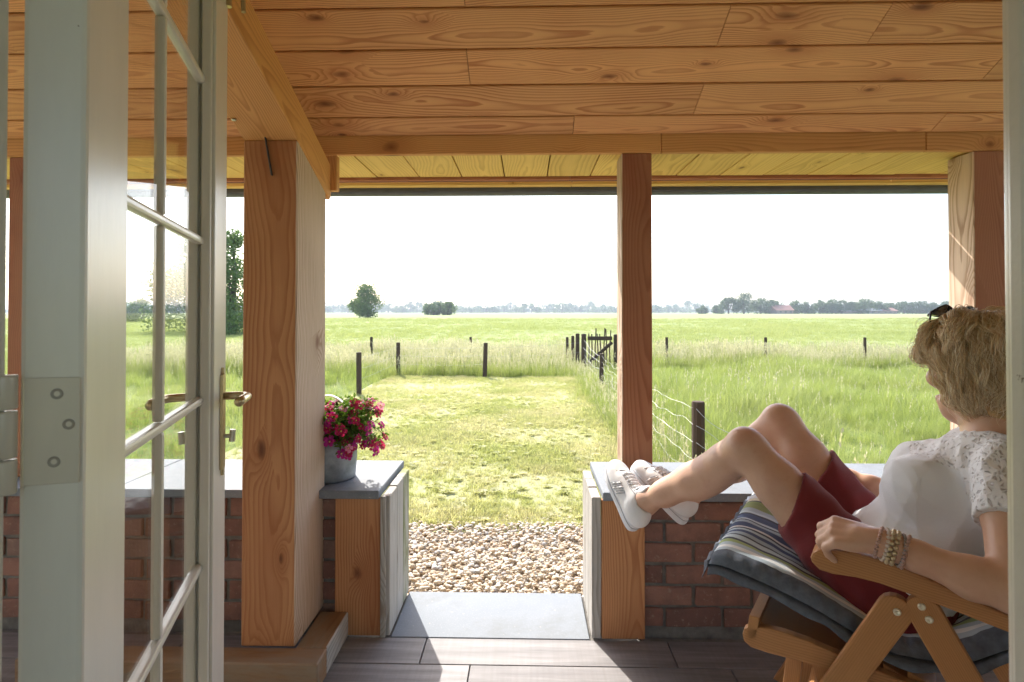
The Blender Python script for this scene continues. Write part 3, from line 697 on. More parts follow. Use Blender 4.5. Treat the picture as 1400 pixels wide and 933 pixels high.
# ================================================================== PORCH FLOOR
WALL_Y = 2.12                      # front line of the low walls
floor = struct(link('floor', me_np('floor', [(-3.3, -0.6, -0.012), (3.6, -0.6, -0.012), (3.6, 2.46, -0.012), (-3.3, 2.46, -0.012)], [(0, 1, 2, 3)], M['mortar'])))
TP = 0.158
def tile_row(y1, joints):
    for x0, x1 in zip(joints[:-1], joints[1:]):
        bm = box_bm(x1 - x0 - 0.004, TP - 0.004, 0.012, 0.0012)
        link('floor_tile', me_bm('floor_tile', bm, M['tile']), floor, ((x0 + x1) / 2, y1 - TP / 2, -0.006))
for k in range(12):
    y1 = WALL_Y - 0.002 - k * TP
    if k == 0: j0 = PZ(580, 885, 0).x
    elif k == 1: j0 = PZ(641, 920, 0).x
    else: j0 = rnd.uniform(-.4, .4)
    js = [j0 + 0.86 * q for q in range(-4, 5)]
    js = [max(-3.3, min(3.6, q)) for q in js]; js = sorted(set([-3.3, 3.6] + js))
    tile_row(y1, js)
# bluestone threshold between the wall ends
o = link('threshold_slab', me_bm('threshold_slab', box_bm(0.228 + 0.494 - .002, 0.345, 0.05, 0.003), M['bluestone']), None, ((0.228 - 0.494) / 2, WALL_Y + 0.1725, -0.0245))
tag(o, 'grey bluestone threshold slab in the opening between the two low walls', 'step')

# ================================================================== LOW BRICK WALLS
BL, BH, BD, JT = 0.198, 0.065, 0.095, 0.012
brick_me = []
for s in range(8):
    bm = box_bm(BL, BD, BH, 0.003, jit=0.0022, seed=s, cuts=3); brick_me.append(me_bm('brick', bm, M['brick']))
def half_brick(L, s):
    return me_bm('brick', box_bm(L, BD, BH, 0.003, jit=0.0018, seed=s, cuts=2), M['brick'])
SLAB_T, SLAB_TOP = 0.03, 0.53
def low_wall(label, x0, x1, endside):
    t = thing('garden_wall', label, 'low wall', ((x0 + x1) / 2, 2.3, 0))
    yf = WALL_Y + 0.03
    bm = bmesh.new(); add_box(bm, (x0, yf + 0.006, -0.1), (x1, 2.49, SLAB_TOP - SLAB_T - .002)); link('mortar', me_bm('mortar', bm, M['mortar']), t)
    for row in range(7):
        zc = SLAB_TOP - SLAB_T - 0.014 - BH / 2 - row * (BH + JT)
        if zc < 0.0: continue
        off = (row % 2) * (BL + JT) / 2
        if endside > 0: off += 0.03
        x = x0 - off
        n = 0
        while x < x1:
            a, b = max(x, x0), min(x + BL, x1)
            if b - a > 0.03:
                me = brick_me[rnd.randrange(8)] if b - a > BL - 1e-4 else half_brick(b - a, row * 10 + n)
                link('brick', me, t, ((a + b) / 2, yf + BD / 2 - .002 + rnd.uniform(-.0025, .0025), zc + rnd.uniform(-.0015, .0015)), (0, rnd.uniform(-.008, .008), rnd.uniform(-.012, .012)))
            x += BL + JT; n += 1
    return t
wl = low_wall('low red brick wall left of the opening with bluestone coping and timber end', -2.75, -0.66, 1)
wr = low_wall('low red brick wall behind the woman with bluestone coping and timber end', 0.40, 3.3, -1)
def slab(x0, x1, parent):
    bm = box_bm(x1 - x0, 0.435, SLAB_T, 0.0025)
    link('coping_slab', me_bm('coping_slab', bm, M['bluestone']), parent, ((x0 + x1) / 2, 2.105 + 0.2175, SLAB_TOP - SLAB_T / 2))
slab(-2.75, -1.512, wl); slab(-1.508, -0.533, wl)
slab(0.273, 1.20, wr); slab(1.204, 2.3, wr); slab(2.304, 3.3, wr)
WN = {'R': (1, 0, 0), 'L': (-1, 0, 0), 'B': (0, 1, 0), 'U': (0, 0, 1)}
# timber end boxes: front board orange, side boards weathered grey
timber('cladding_board', (-0.697, WALL_Y + .002, 0.002), (-0.531, WALL_Y + .026, SLAB_TOP - SLAB_T - .002), 'z', M['post_wood'], wl, 0.002)
def side_boards(xa, xb, parent, dirn):
    ys = [WALL_Y + 0.004, WALL_Y + 0.125, WALL_Y + 0.235, 2.47]
    for a, b in zip(ys[:-1], ys[1:]):
        timber('side_board', (xa, a, 0.002), (xb, b - .002, 0.507 + (0.004 if a > 2.2 else 0)), 'z', M['algae_wood'] if (dirn > 0 and a > 2.3) else M['grey_wood'], parent, 0.0025)
side_boards(-0.5285, -0.4965, wl, 1)
timber('trim_board', (-0.5285, WALL_Y - .010, 0.002), (-0.510, WALL_Y + 0.0035, 0.508), 'z', M['grey_wood'], wl, 0.0015)
timber('cladding_board', (0.270, WALL_Y + .002, 0.002), (0.424, WALL_Y + .026, SLAB_TOP - SLAB_T - .002), 'z', M['post_wood'], wr, 0.002)
side_boards(0.2345, 0.2675, wr, -1)
# algae on the left side boards is part of the grey wood there
# ================================================================== POSTS
PZ_TOP = 1.785
def post(label, x0, x1, y0, y1, z0, z1, mat, wf):
    o = timber('porch_post', (x0, y0, z0), (x1, y1, z1), 'z', mat, None, 0.003, wf, M['pale_wood'])
    return tag(o, label, 'post')
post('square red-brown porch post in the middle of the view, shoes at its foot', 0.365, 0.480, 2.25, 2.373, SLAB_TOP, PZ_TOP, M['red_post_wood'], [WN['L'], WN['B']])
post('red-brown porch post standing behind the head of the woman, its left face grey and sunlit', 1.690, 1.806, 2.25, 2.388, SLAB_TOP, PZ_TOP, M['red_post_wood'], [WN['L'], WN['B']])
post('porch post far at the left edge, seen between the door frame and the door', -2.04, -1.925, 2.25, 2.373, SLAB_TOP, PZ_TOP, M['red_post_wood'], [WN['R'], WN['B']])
# the big post near the bucket: sloped top under the rafter
X0, X1, Y0, Y1 = -0.928, -0.750, 1.89, 2.165
SL = 0.43
def raf(y): return 1.752 - SL * (y - 1.864)
bm = bmesh.new()
cs = [(X0, Y0), (X1, Y0), (X1, Y1), (X0, Y1)]
lo = [bm.verts.new((0.0902, x - (X0 + X1) / 2, y - Y0)) for x, y in cs]   # built with grain along local x
hi = [bm.verts.new((raf(y) - .001, x - (X0 + X1) / 2, y - Y0)) for x, y in cs]
F_ = [lo[::-1], hi] + [[lo[i], lo[(i + 1) % 4], hi[(i + 1) % 4], hi[i]] for i in range(4)]
for q in F_: bm.faces.new(q)
bmesh.ops.recalc_face_normals(bm, faces=bm.faces)
bmesh.ops.bevel(bm, geom=list(bm.edges), offset=0.004, segments=1, affect='EDGES')
# local (x,y,z) = (up, right, away)
mx = Matrix(((0, 1, 0, (X0 + X1) / 2), (0, 0, 1, Y0), (1, 0, 0, 0), (0, 0, 0, 1)))
bm.normal_update()
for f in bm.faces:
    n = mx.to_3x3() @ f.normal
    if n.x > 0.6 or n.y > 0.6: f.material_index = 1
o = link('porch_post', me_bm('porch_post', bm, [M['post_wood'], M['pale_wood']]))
o.location = mx.to_translation(); o.rotation_euler = mx.to_3x3().to_euler()
tag(o, 'thick orange-brown porch post in the left foreground with a pale grey right face', 'post')
st = link('steel_strap', me_bm('steel_strap', box_bm(0.16, 0.010, 0.004, 0.001), M['dark_steel']), o, (-0.845, 1.884, 1.70), (0, R(80), R(0)))
# sill timbers round its foot
t_ = timber('sill_timber', (-1.6, 1.80, 0.002), (-0.645, 1.888, 0.09), 'x', M['brown_wood'], None, 0.004); tag(t_, 'rough brown sill timber lying across the foot of the thick post', 'timber')
t_ = timber('sill_timber', (-0.748, 1.8895, 0.002), (-0.646, 2.119, 0.09), 'y', M['brown_wood'], None, 0.004, [WN['R']], M['grey_wood']); tag(t_, 'short sill timber running from the thick post back to the low wall', 'timber')

# ================================================================== ROOF
roof = thing('porch_roof', 'sloping porch roof of knotty pine boards seen from below', 'roof', (0.3, 1.3, 1.9))
PY0 = 2.25
def cz(y): return 1.850 + 0.44 * (PY0 - y)                       # underside of the boards
ang = math.atan(0.44)
pitch = 0.1405                                                   # in y
BT = 0.018
def ceil_board(x0, x1, y0, y1):
    w = (y1 - y0) / math.cos(ang) - 0.0065
    L = x1 - x0 - 0.0022
    bm = box_bm(L, w, BT, 0.0)
    for e in [e for e in bm.edges if all(v.co.z < 0 for v in e.verts) and abs(e.verts[0].co.y - e.verts[1].co.y) < 1e-5]:
        bmesh.ops.bevel(bm, geom=[e], offset=0.003, segments=1, affect='EDGES')
    yc = (y0 + y1) / 2
    n = Vector((0, math.sin(ang), math.cos(ang)))
    c = Vector(((x0 + x1) / 2, yc, cz(yc))) + n * (BT / 2) + n * rnd.uniform(0, .0012)
    link('ceiling_board', me_bm('ceiling_board', bm, M['ceiling_wood']), roof, c, (-ang, 0, 0))
def xat(px, y): return px and (P(px, 427, y).x)
y1 = 2.149
rows = [(y1, PY0 - .0065)] + [(y1 - pitch * (k + 1), y1 - pitch * k) for k in range(16)]
jp = {0: [1285], 1: [956, 1480], 2: [640, 1367], 3: [991, 1205], 4: [632, 1180]}
for k, (a, b) in enumerate(rows):
    yc = (a + b) / 2
    js = [P(p, 427, yc).x for p in jp.get(k, [])]
    if not js: js = [rnd.uniform(-1.2, 1.2)]
    x = min(js)
    while x > -2.4: x -= rnd.uniform(1.3, 2.2); js.append(x)
    x = max(js)
    while x < 2.4: x += rnd.uniform(1.3, 2.2); js.append(x)
    js = sorted([max(-3.4, min(3.6, j)) for j in js]); js = [-3.4] + [j for j in js if -3.3 < j < 3.5] + [3.6]
    for p, q in zip(js[:-1], js[1:]): ceil_board(p, q, a, b)
# roof deck above the boards (dark gaps, keeps the sun out)
ya, yb = rows[-1][0] - 0.1, 2.76
bm = bmesh.new()
def sl_box(bm, x0, x1, ya, yb, za, zb, th):
    v = [bm.verts.new(c) for c in ((x0, ya, za), (x1, ya, za), (x1, yb, zb), (x0, yb, zb), (x0, ya, za + th), (x1, ya, za + th), (x1, yb, zb + th), (x0, yb, zb + th))]
    for q in ((3, 2, 1, 0), (4, 5, 6, 7), (0, 1, 5, 4), (1, 2, 6, 5), (2, 3, 7, 6), (3, 0, 4, 7)): bm.faces.new([v[i] for i in q])
sl_box(bm, -3.45, 3.65, ya, PY0 + 0.13, cz(ya) + 0.028, cz(PY0 + .13) + 0.028, 0.04)
link('roof_deck', me_bm('roof_deck', bm, M['dark_gap']), roof)
bm = bmesh.new(); sl_box(bm, -3.45, 3.65, PY0 + 0.131, 2.74, cz(PY0 + .131) + 0.085, 1.89, 0.03); link('eave_deck', me_bm('eave_deck', bm, M['dark_gap']), roof)
# wall plate over the posts, in lengths
pj = [-3.4, -1.0, P(905, 427, 2.25).x, P(1268, 427, 2.25).x, 3.6]
for a, b in zip(pj[:-1], pj[1:]):
    timber('wall_plate', (a, 2.2475, 1.786), (b - .0015, 2.2745, 1.862), 'x', M['beam_wood'], roof, 0.003)
# eave soffit boards, running outwards
x = -3.39; k = 0
while x < 3.5:
    ya, yb = 2.2765, 2.6445; za, zb = 1.789, 1.7885
    L = math.hypot(yb - ya, zb - za); bm = box_bm(L, 0.1885, 0.016, 0.0015)
    a_ = math.atan2(zb - za, yb - ya)
    o = link('soffit_board', me_bm('soffit_board', bm, M['eave_wood']), roof, (x + .097, (ya + yb) / 2, (za + zb) / 2 + .008 + rnd.uniform(0, .002)))
    o.rotation_mode = 'XYZ'; o.rotation_euler = (Matrix.Rotation(a_, 3, 'X') @ Matrix.Rotation(R(90), 3, 'Z')).to_euler()
    par(o, roof); x += 0.1935; k += 1
ej = [-3.4, -1.6, P(780, 427, 2.65).x, P(1230, 427, 2.65).x, 3.6]
for a, b in zip(ej[:-1], ej[1:]): timber('eave_beam', (a, 2.646, 1.776), (b - .0015, 2.672, 1.876), 'x', M['red_post_wood'], roof, 0.002)
ej = [-3.4, -1.2, P(782, 427, 2.7).x, P(1215, 427, 2.7).x, 3.6]
for a, b in zip(ej[:-1], ej[1:]): timber('eave_strip', (a, 2.6735, 1.757), (b - .0015, 2.722, 1.773), 'x', M['eave_wood'], roof, 0.002)
bm = bmesh.new()
prof = [(2.724, 1.800), (2.724, 1.742), (2.728, 1.733), (2.74, 1.727), (2.775, 1.727), (2.787, 1.733), (2.79, 1.742), (2.79, 1.812), (2.784, 1.812), (2.784, 1.745), (2.73, 1.745), (2.73, 1.800)]
va = [bm.verts.new((-3.4, y, z)) for y, z in prof]; vb = [bm.verts.new((3.6, y, z)) for y, z in prof]
for i in range(len(prof)): bm.faces.new((va[i], va[(i + 1) % len(prof)], vb[(i + 1) % len(prof)], vb[i]))
link('gutter', me_bm('gutter', bm, M['gutter']), roof)
# wide rafter from the house to the big post
def rafter(x0, x1, ya, yb, hgt, mat):
    Lr = math.hypot(yb - ya, SL * (yb - ya)); bm = box_bm(Lr, x1 - x0, hgt, 0.003)
    a_ = -math.atan(SL); n = Vector((0, math.sin(-a_), math.cos(a_)))
    yc = (ya + yb) / 2; c = Vector(((x0 + x1) / 2, yc, raf(yc))) + n * hgt / 2
    rot = (Matrix.Rotation(a_, 3, 'X') @ Matrix.Rotation(R(90), 3, 'Z')).to_euler()
    link('rafter', me_bm('rafter', bm, mat), roof, c, rot)
rafter(-0.928, -0.749, 0.70, 2.21, 0.125, M['beam_wood'])
# small filler board between rafter and plate, and the bracket screw
timber('blocking', (-0.93, 2.2125, 1.64), (-0.725, 2.2462, 1.775), 'z', M['beam_wood'], roof, 0.002)
bm = bmesh.new(); lathe(bm, [(0.0001, 0), (0.006, 0.001), (0.008, 0.004), (0.005, 0.006)], 10)
for px_, py_ in ((318, 167), (340, 160)):
    q = P(px_, py_, 1.84)
link('screw', me_bm('screw', bm, M['steel']), roof, (-0.915, 1.80, raf(1.80) - .007))

# ================================================================== HOUSE WALL round the doorway
hw = thing('house_wall', 'house wall with the open doorway the view is taken from', 'wall', (0, 0.35, 0))
bm = bmesh.new(); add_box(bm, (-3.4, 0.38, -0.05), (-0.62, 0.52, 2.55)); add_box(bm, (0.57, 0.30, -0.05), (3.6, 0.50, 2.55)); add_box(bm, (-0.62, 0.385, 2.05), (0.57, 0.50, 2.55))
link('masonry', me_bm('masonry', bm, M['plaster']), hw)
fr = thing('door_frame', 'white painted door frame at the right and left edges of the view', 'door frame', (0, 0.45, 0))
bm = box_bm(2.06, 0.09, 0.115, 0.006, seg=2); link('jamb', me_bm('jamb', bm, M['door_paint']), fr, (-0.551, 0.50, 1.03), AX['z'])
jx = P(1371, 466, 0.50).x
bm = box_bm(2.06, 0.12, 0.16, 0.006, seg=2); link('jamb', me_bm('jamb', bm, M['door_paint']), fr, (jx + 0.08, 0.44, 1.03), AX['z'])
bm = box_bm(2.06, 0.018, 0.03, 0.004, seg=2); link('weather_strip', me_bm('weather_strip', bm, M['door_paint']), fr, (jx + 0.006, 0.475, 1.03), AX['z'])
bm = box_bm(1.3, 0.09, 0.10, 0.004); link('head_jamb', me_bm('head_jamb', bm, M['door_paint']), fr, (0, 0.45, 2.10))
q = P(1392, 725, 0.485)
bm = box_bm(0.012, 0.055, 0.05, 0.003, seg=2); link('strike_plate', me_bm('strike_plate', bm, M['steel']), fr, (jx - 0.001, 0.452, q.z))
bm = bmesh.new(); tube(bm, [(jx - .006, 0.455, q.z - .012), (jx - .006, 0.455, q.z + .012)], 0.006, 10); link('latch_roller', me_bm('latch_roller', bm, M['brass']), fr)

# the room behind the lens: light walls, far-end window added for fill light
room = thing('living_room', 'plain light room behind the doorway', 'room', (0, -1.5, 0))
bm = bmesh.new(); add_box(bm, (-2.5, -4.1, -0.05), (-2.4, 0.379, 2.55)); add_box(bm, (2.4, -4.1, -0.05), (2.5, 0.299, 2.55)); add_box(bm, (-2.5, -4.2, -0.05), (2.5, -4.101, 0.15)); link('room_walls', me_bm('room_walls', bm, M['room_white']), room)
bm = bmesh.new(); add_box(bm, (-2.5, -4.2, 2.551), (2.5, 0.5, 2.65)); link('room_ceiling', me_bm('room_ceiling', bm, M['room_white']), room)
bm = bmesh.new(); add_box(bm, (-2.5, -4.2, -0.15), (2.5, -0.601, -0.051)); link('room_floor', me_bm('room_floor', bm, M['beam_wood']), room)
bm = bmesh.new()
for x_ in (-2.39, -0.83, 0.77, 2.33): add_box(bm, (x_, -4.18, 0.152), (x_ + .06, -4.12, 2.549))
link('fill_window_frame', me_bm('fill_window_frame', bm, M['room_white']), room)

# ================================================================== THE OPEN GLAZED DOOR (local x along its width from the hinge edge)
DX, DY = -0.438, 0.570
phi = math.atan2(0.314, 0.949)                       # leaning left of straight-out
DW, DT, DZ0, DZ1 = 0.79, 0.054, 0.02, 2.02
door = thing('glazed_door', 'white glazed door standing open on the left with brass lever handle', 'door', (DX, DY, 0))
drot = Matrix.Rotation(math.pi / 2 + phi, 4, 'Z')   # local x -> outwards
def D(x, y, z): return Matrix.Translation((DX, DY, 0)) @ drot @ Vector((x, y, z))
def dbox(name, x0, x1, y0, y1, z0, z1, mat, parent=door, bevel=0.003, seg=2):
    bm = box_bm(x1 - x0, y1 - y0, z1 - z0, bevel, seg=seg)
    c = D((x0 + x1) / 2, (y0 + y1) / 2, (z0 + z1) / 2)
    return link(name, me_bm(name, bm, mat), parent, c, (0, 0, math.pi / 2 + phi))
# local y: 0 is the face towards the opening, DT the far face
GX0, GX1, GZ0, GZ1 = 0.125, 0.655, 0.30, 1.90
stile_h = dbox('hinge_stile', 0, GX0, 0, DT, DZ0, DZ1, M['door_paint'], bevel=0.005)
stile_l = dbox('lock_stile', GX1, DW, 0, DT, DZ0, DZ1, M['door_paint'], bevel=0.004)
dbox('bottom_rail', GX0 + .0005, GX1 - .0005, 0.001, DT - .001, DZ0, GZ0, M['door_paint'])
dbox('top_rail', GX0 + .0005, GX1 - .0005, 0.001, DT - .001, GZ1, DZ1, M['door_paint'])
gy = DT / 2
zs = [GZ0, 0.658 - .33, 0.658, 0.995, 1.320, 1.650, GZ1]; zs = [GZ0] + [z for z in zs[2:-1]] + [GZ1]
xm = 0.362
for k in range(len(zs) - 1):
    for a, b in ((GX0, xm), (xm, GX1)):
        bm = box_bm(b - a - .004, 0.004, zs[k + 1] - zs[k] - .004, 0)
        link('pane', me_bm('pane', bm, M['glass']), door, D((a + b) / 2, gy, (zs[k] + zs[k + 1]) / 2), (0, 0, math.pi / 2 + phi))
for z in zs[1:-1]: dbox('glazing_bar', GX0 + .001, GX1 - .001, gy - .009, gy + .009, z - .0075, z + .0075, M['door_paint'], bevel=0.005)
for k in range(len(zs) - 1):
    dbox('glazing_bar', xm - .0075, xm + .0075, gy - .008, gy + .008, zs[k] + .008, zs[k + 1] - .008, M['door_paint'], bevel=0.005)
for x0, x1 in ((GX0 + .0008, GX0 + .014), (GX1 - .014, GX1 - .0008)):
    dbox('glazing_bead', x0, x1, 0.006, gy - .003, GZ0 + .001, GZ1 - .001, M['door_paint'], bevel=0.003)
    dbox('glazing_bead', x0, x1, gy + .003, DT - .006, GZ0 + .001, GZ1 - .001, M['door_paint'], bevel=0.003)
M['screw_paint'] = plain('screw_paint', (0.30, 0.26, 0.21), 0.5)
# hinge: leaf let into the hinge edge, painted over, and its knuckle
hz = CAM_H + (427 - 588) / 800 * 0.575
bm = box_bm(0.0025, 0.047, 0.104, 0.0008); hg = link('hinge_leaf', me_bm('hinge_leaf', bm, M['hinge_paint']), door, D(-0.0013, 0.0262, hz), (0, 0, math.pi / 2 + phi))
for dz, dy in ((0.036, 0.022), (0.006, 0.012), (-0.030, 0.024)):
    bm = bmesh.new(); lathe(bm, [(0.0001, -0.0006), (0.0022, -0.0004), (0.0044, 0.0008), (0.0052, 0.0009), (0.0054, 0)], 14)
    o = link('screw', me_bm('screw', bm, M['screw_paint'], True), hg); q = D(-0.0027, dy, hz + dz)
    o.location = q; o.rotation_euler = (drot.to_3x3() @ Matrix.Rotation(R(-90), 3, 'Y')).to_euler(); par(o, hg)
kp = D(-0.010, DT + 0.006, 0)
for j, (z0, z1) in enumerate(((-0.056, -0.024), (-0.022, 0.022), (0.024, 0.056))):
    bm = bmesh.new(); lathe(bm, [(0.0001, z0), (0.0085, z0), (0.009, z0 + .002), (0.009, z1 - .002), (0.0085, z1), (0.0001, z1)], 18)
    link('knuckle', me_bm('knuckle', bm, M['hinge_paint'], True), hg, (kp.x, kp.y, hz))
# lever handle with long back plate on both faces
HZ = CAM_H + (427 - 541) / 800 * 1.29
def handle(side):
    y0 = 0.0 if side < 0 else DT
    sg = -1 if side < 0 else 1
    hx = 0.735
    n = 16
    bm = box_bm(0.034, 0.006, 0.235, 0.0)
    bmesh.ops.bevel(bm, geom=[e for e in bm.edges if abs(e.verts[0].co.y - e.verts[1].co.y) > 1e-4], offset=0.015, segments=5, affect='EDGES')
    pl = link('back_plate', me_bm('back_plate', bm, M['brass']), door, D(hx, y0 + sg * .0032, HZ - .055), (0, 0, math.pi / 2 + phi))
    bm = bmesh.new()
    pts = [D(hx, y0 + sg * .006, HZ), D(hx, y0 + sg * .030, HZ), D(hx, y0 + sg * .046, HZ - .001), D(hx - .012, y0 + sg * .054, HZ - .001), D(hx - .05, y0 + sg * .056, HZ + .001), D(hx - .095, y0 + sg * .055, HZ + .003), D(hx - .115, y0 + sg * .052, HZ + .001)]
    tube(bm, pts, 0.0085, 12, r1=0.0095)
    for f in bm.faces: f.smooth = True
    link('lever', me_bm('lever', bm, M['brass']), door)
    bm = bmesh.new(); tube(bm, [D(hx, y0 + sg * .006, HZ - .088), D(hx, y0 + sg * .022, HZ - .088)], 0.0045, 10)
    tube(bm, [D(hx, y0 + sg * .022, HZ - .1), D(hx, y0 + sg * .024, HZ - .074)], 0.0065, 10); link('thumb_turn', me_bm('thumb_turn', bm, M['steel']), door)
handle(-1); handle(1)
# hook of the casement stay near the top of the lock stile
bm = bmesh.new(); tube(bm, [D(0.775, -.002, 1.905), D(0.775, -.030, 1.905), D(0.775, -.034, 1.90), D(0.775, -.035, 1.862)], 0.0055, 8); tube(bm, [D(0.775, -.002, 1.92), D(0.775, -.002, 1.87)], 0.009, 8)
link('stay_hook', me_bm('stay_hook', bm, M['brass']), door)

# ================================================================== BUCKET AND FLOWERS
bq = PZ(452, 652, SLAB_TOP); BX, BY = bq.x - 0.008, 2.28
M['zinc'] = plain('zinc', (0.27, 0.285, 0.30), 0.5, 0.55, nscale=22, namt=0.3, bump=0.15)
M['handle_white'] = plain('handle_white', (0.75, 0.74, 0.70), 0.6)
bk = thing('zinc_bucket', 'round grey zinc bucket holding the flowers on the coping beside the thick post', 'bucket', (BX, BY, SLAB_TOP))
bm = bmesh.new(); lathe(bm, [(0.0001, 0.004), (0.098, 0.004), (0.102, 0.0), (0.103, 0.006), (0.104, 0.012), (0.107, 0.05), (0.110, 0.100), (0.1105, 0.104), (0.1105, 0.112), (0.113, 0.150), (0.116, 0.153), (0.117, 0.158), (0.113, 0.160), (0.110, 0.155), (0.100, 0.02), (0.0001, 0.018)], 48)
link('pail', me_bm('pail', bm, M['zinc'], True), bk, (BX, BY, SLAB_TOP))
bm = bmesh.new()
pts = [(BX + 0.112 * math.cos(a), BY - 0.01 + 0.0 * a, SLAB_TOP + 0.135 + 0.185 * math.sin(a)) for a in np.linspace(0.0, math.pi, 28)]
for p_, q_ in zip(pts[:-1], pts[1:]):
    pass
rings = []
for i, p_ in enumerate(pts):
    a = math.pi * i / 27; n_ = Vector((math.cos(a) * .9, 0, math.sin(a))); n_.normalize()
    rings.append([bm.verts.new(Vector(p_) + n_ * s * .002 + Vector((0, w, 0))) for s, w in ((-1, -.010), (1, -.010), (1, .010), (-1, .010))])
for i in range(len(rings) - 1):
    for k in range(4): bm.faces.new((rings[i][k], rings[i][(k + 1) % 4], rings[i + 1][(k + 1) % 4], rings[i + 1][k]))
link('handle', me_bm('handle', bm, M['handle_white']), bk)
M['petal_red'] = leafy('petal_red', (0.46, 0.012, 0.08), (0.62, 0.04, 0.16), 0.35, pscale=20)
M['petal_magenta'] = leafy('petal_magenta', (0.48, 0.015, 0.22), (0.62, 0.04, 0.34), 0.35, pscale=20)
M['petal_pink'] = leafy('petal_pink', (0.70, 0.22, 0.45), (0.80, 0.38, 0.52), 0.35, pscale=20)
M['petal_coral'] = leafy('petal_coral', (0.70, 0.10, 0.10), (0.75, 0.25, 0.18), 0.35, pscale=20)
M['flower_leaf'] = leafy('flower_leaf', (0.07, 0.14, 0.02), (0.19, 0.28, 0.05), 0.4, pscale=12)
M['flower_eye'] = plain('flower_eye', (0.75, 0.6, 0.12), 0.6)
fl = thing('potted_flowers', 'bushy red and pink flowering plant growing out of the zinc bucket', 'flowers', (BX, BY, SLAB_TOP + .15))
rf = random.Random(12)
def bloom(mat, seed):
    r = random.Random(seed); bm = bmesh.new()
    for k in range(5):
        a = k * 2 * math.pi / 5 + r.uniform(-.1, .1); L = 0.0165 * r.uniform(.85, 1.15)
        pts = [(0.002, -.001, -.004), (0.5 * L, -.36 * L, .001), (0.95 * L, -.40 * L, -.001), (1.12 * L, 0, -.003), (0.95 * L, .40 * L, -.001), (0.5 * L, .36 * L, .001), (0.002, .001, -.004)]
        c, s = math.cos(a), math.sin(a); vs = [bm.verts.new((x * c - y * s, x * s + y * c, z + r.uniform(-.0015, .0015))) for x, y, z in pts]
        m_ = bm.verts.new((0.6 * L * c, 0.6 * L * s, .0005))
        for i in range(len(vs) - 1): bm.faces.new((vs[i], vs[i + 1], m_))
    n0 = len(bm.faces); tube(bm, [(0, 0, -.016), (0, 0, -.002)], .0012, 5, r1=.0035)
    bm.faces.ensure_lookup_table()
    rings = lathe(bm, [(.0025, -.002), (.0022, .001), (.0001, .002)], 6)
    bm.faces.ensure_lookup_table()
    for f in bm.faces[-12:]: f.material_index = 1
    return me_bm('flower', bm, [mat, M['flower_eye']])
blooms = [bloom(M[k], i) for i, k in enumerate(['petal_red', 'petal_red', 'petal_red', 'petal_magenta', 'petal_magenta', 'petal_coral', 'petal_pink'])]
# cascading stems
fc = Vector((BX + 0.035, BY - .02, SLAB_TOP + 0.155)); stems = bmesh.new(); lv = []; lf = []
nb = 0
for i in range(125):
    a = rf.uniform(0, 6.283); up = rf.uniform(-0.25, 1.0); rr = rf.uniform(0.07, 0.165)
    ex = math.cos(a) * rr * math.sqrt(max(0.05, 1 - up * up * .6)) * 1.15 + 0.03; ey = math.sin(a) * rr * 0.9 * math.sqrt(max(0.05, 1 - up * up * .6))
    ez = 0.13 * up + 0.01 + (rf.uniform(-.03, 0.03))
    e = fc + Vector((ex, ey, ez)); s = Vector((BX + math.cos(a) * rf.uniform(0, .08), BY + math.sin(a) * rf.uniform(0, .08), SLAB_TOP + 0.145))
    m_ = s.lerp(e, 0.5) + Vector((0, 0, 0.05)); pts = [s, s.lerp(m_, .6), m_, m_.lerp(e, .55) + Vector((0, 0, .012)), e]
    tube(stems, pts, 0.0013, 4, cap=False)
    for k in range(60):
        u = rf.uniform(0.15, 0.98) * 4; j = int(u); p_ = pts[j].lerp(pts[min(4, j + 1)], u - j)
        d = Vector((rf.gauss(0, 1), rf.gauss(0, 1), rf.gauss(0, .7))).normalized(); L = rf.uniform(.010, .024); n_ = d.cross(Vector((rf.gauss(0, 1), rf.gauss(0, 1), rf.gauss(0, 1)))).normalized() * L * .28
        p_ = p_ + d * 0.006; b = len(lv); lv += [p_, p_ + d * L * .5 + n_, p_ + d * L, p_ + d * L * .5 - n_]; lf.append((b, b + 1, b + 2, b + 3))
    if e.z > SLAB_TOP + 0.04 and rf.random() < 0.78:
        dr = (e - fc).normalized()
        for q in range(rf.choice([1, 1, 2, 3])):
            loc = e + Vector((rf.uniform(-.016, .016), rf.uniform(-.016, .016), rf.uniform(-.016, .016))) if q else e
            w_ = (dr + Vector((rf.uniform(-.5, .5), rf.uniform(-.9, .1), rf.uniform(-.2, .6)))).normalized()
            mi = rf.choice([0, 1, 2, 3, 4]) if loc.x > fc.x + .0 else rf.choice([0, 2, 3, 4, 3, 5, 6])
            if rf.random() < .06: mi = 6
            o = link('flower', blooms[mi], fl, loc, w_.to_track_quat('Z', 'Y').to_euler(), (rf.uniform(.8, 1.25),) * 3); nb += 1
struct(link('foliage', me_np('foliage', [tuple(v) for v in lv], lf, M['flower_leaf']), fl), 'stuff')
link('stems', me_bm('stems', stems, M['flower_leaf']), fl)
bm = bmesh.new(); lathe(bm, [(0.0001, .140), (.108, .136)], 24); link('soil', me_bm('soil', bm, M['dark_gap']), fl, (BX, BY, SLAB_TOP))
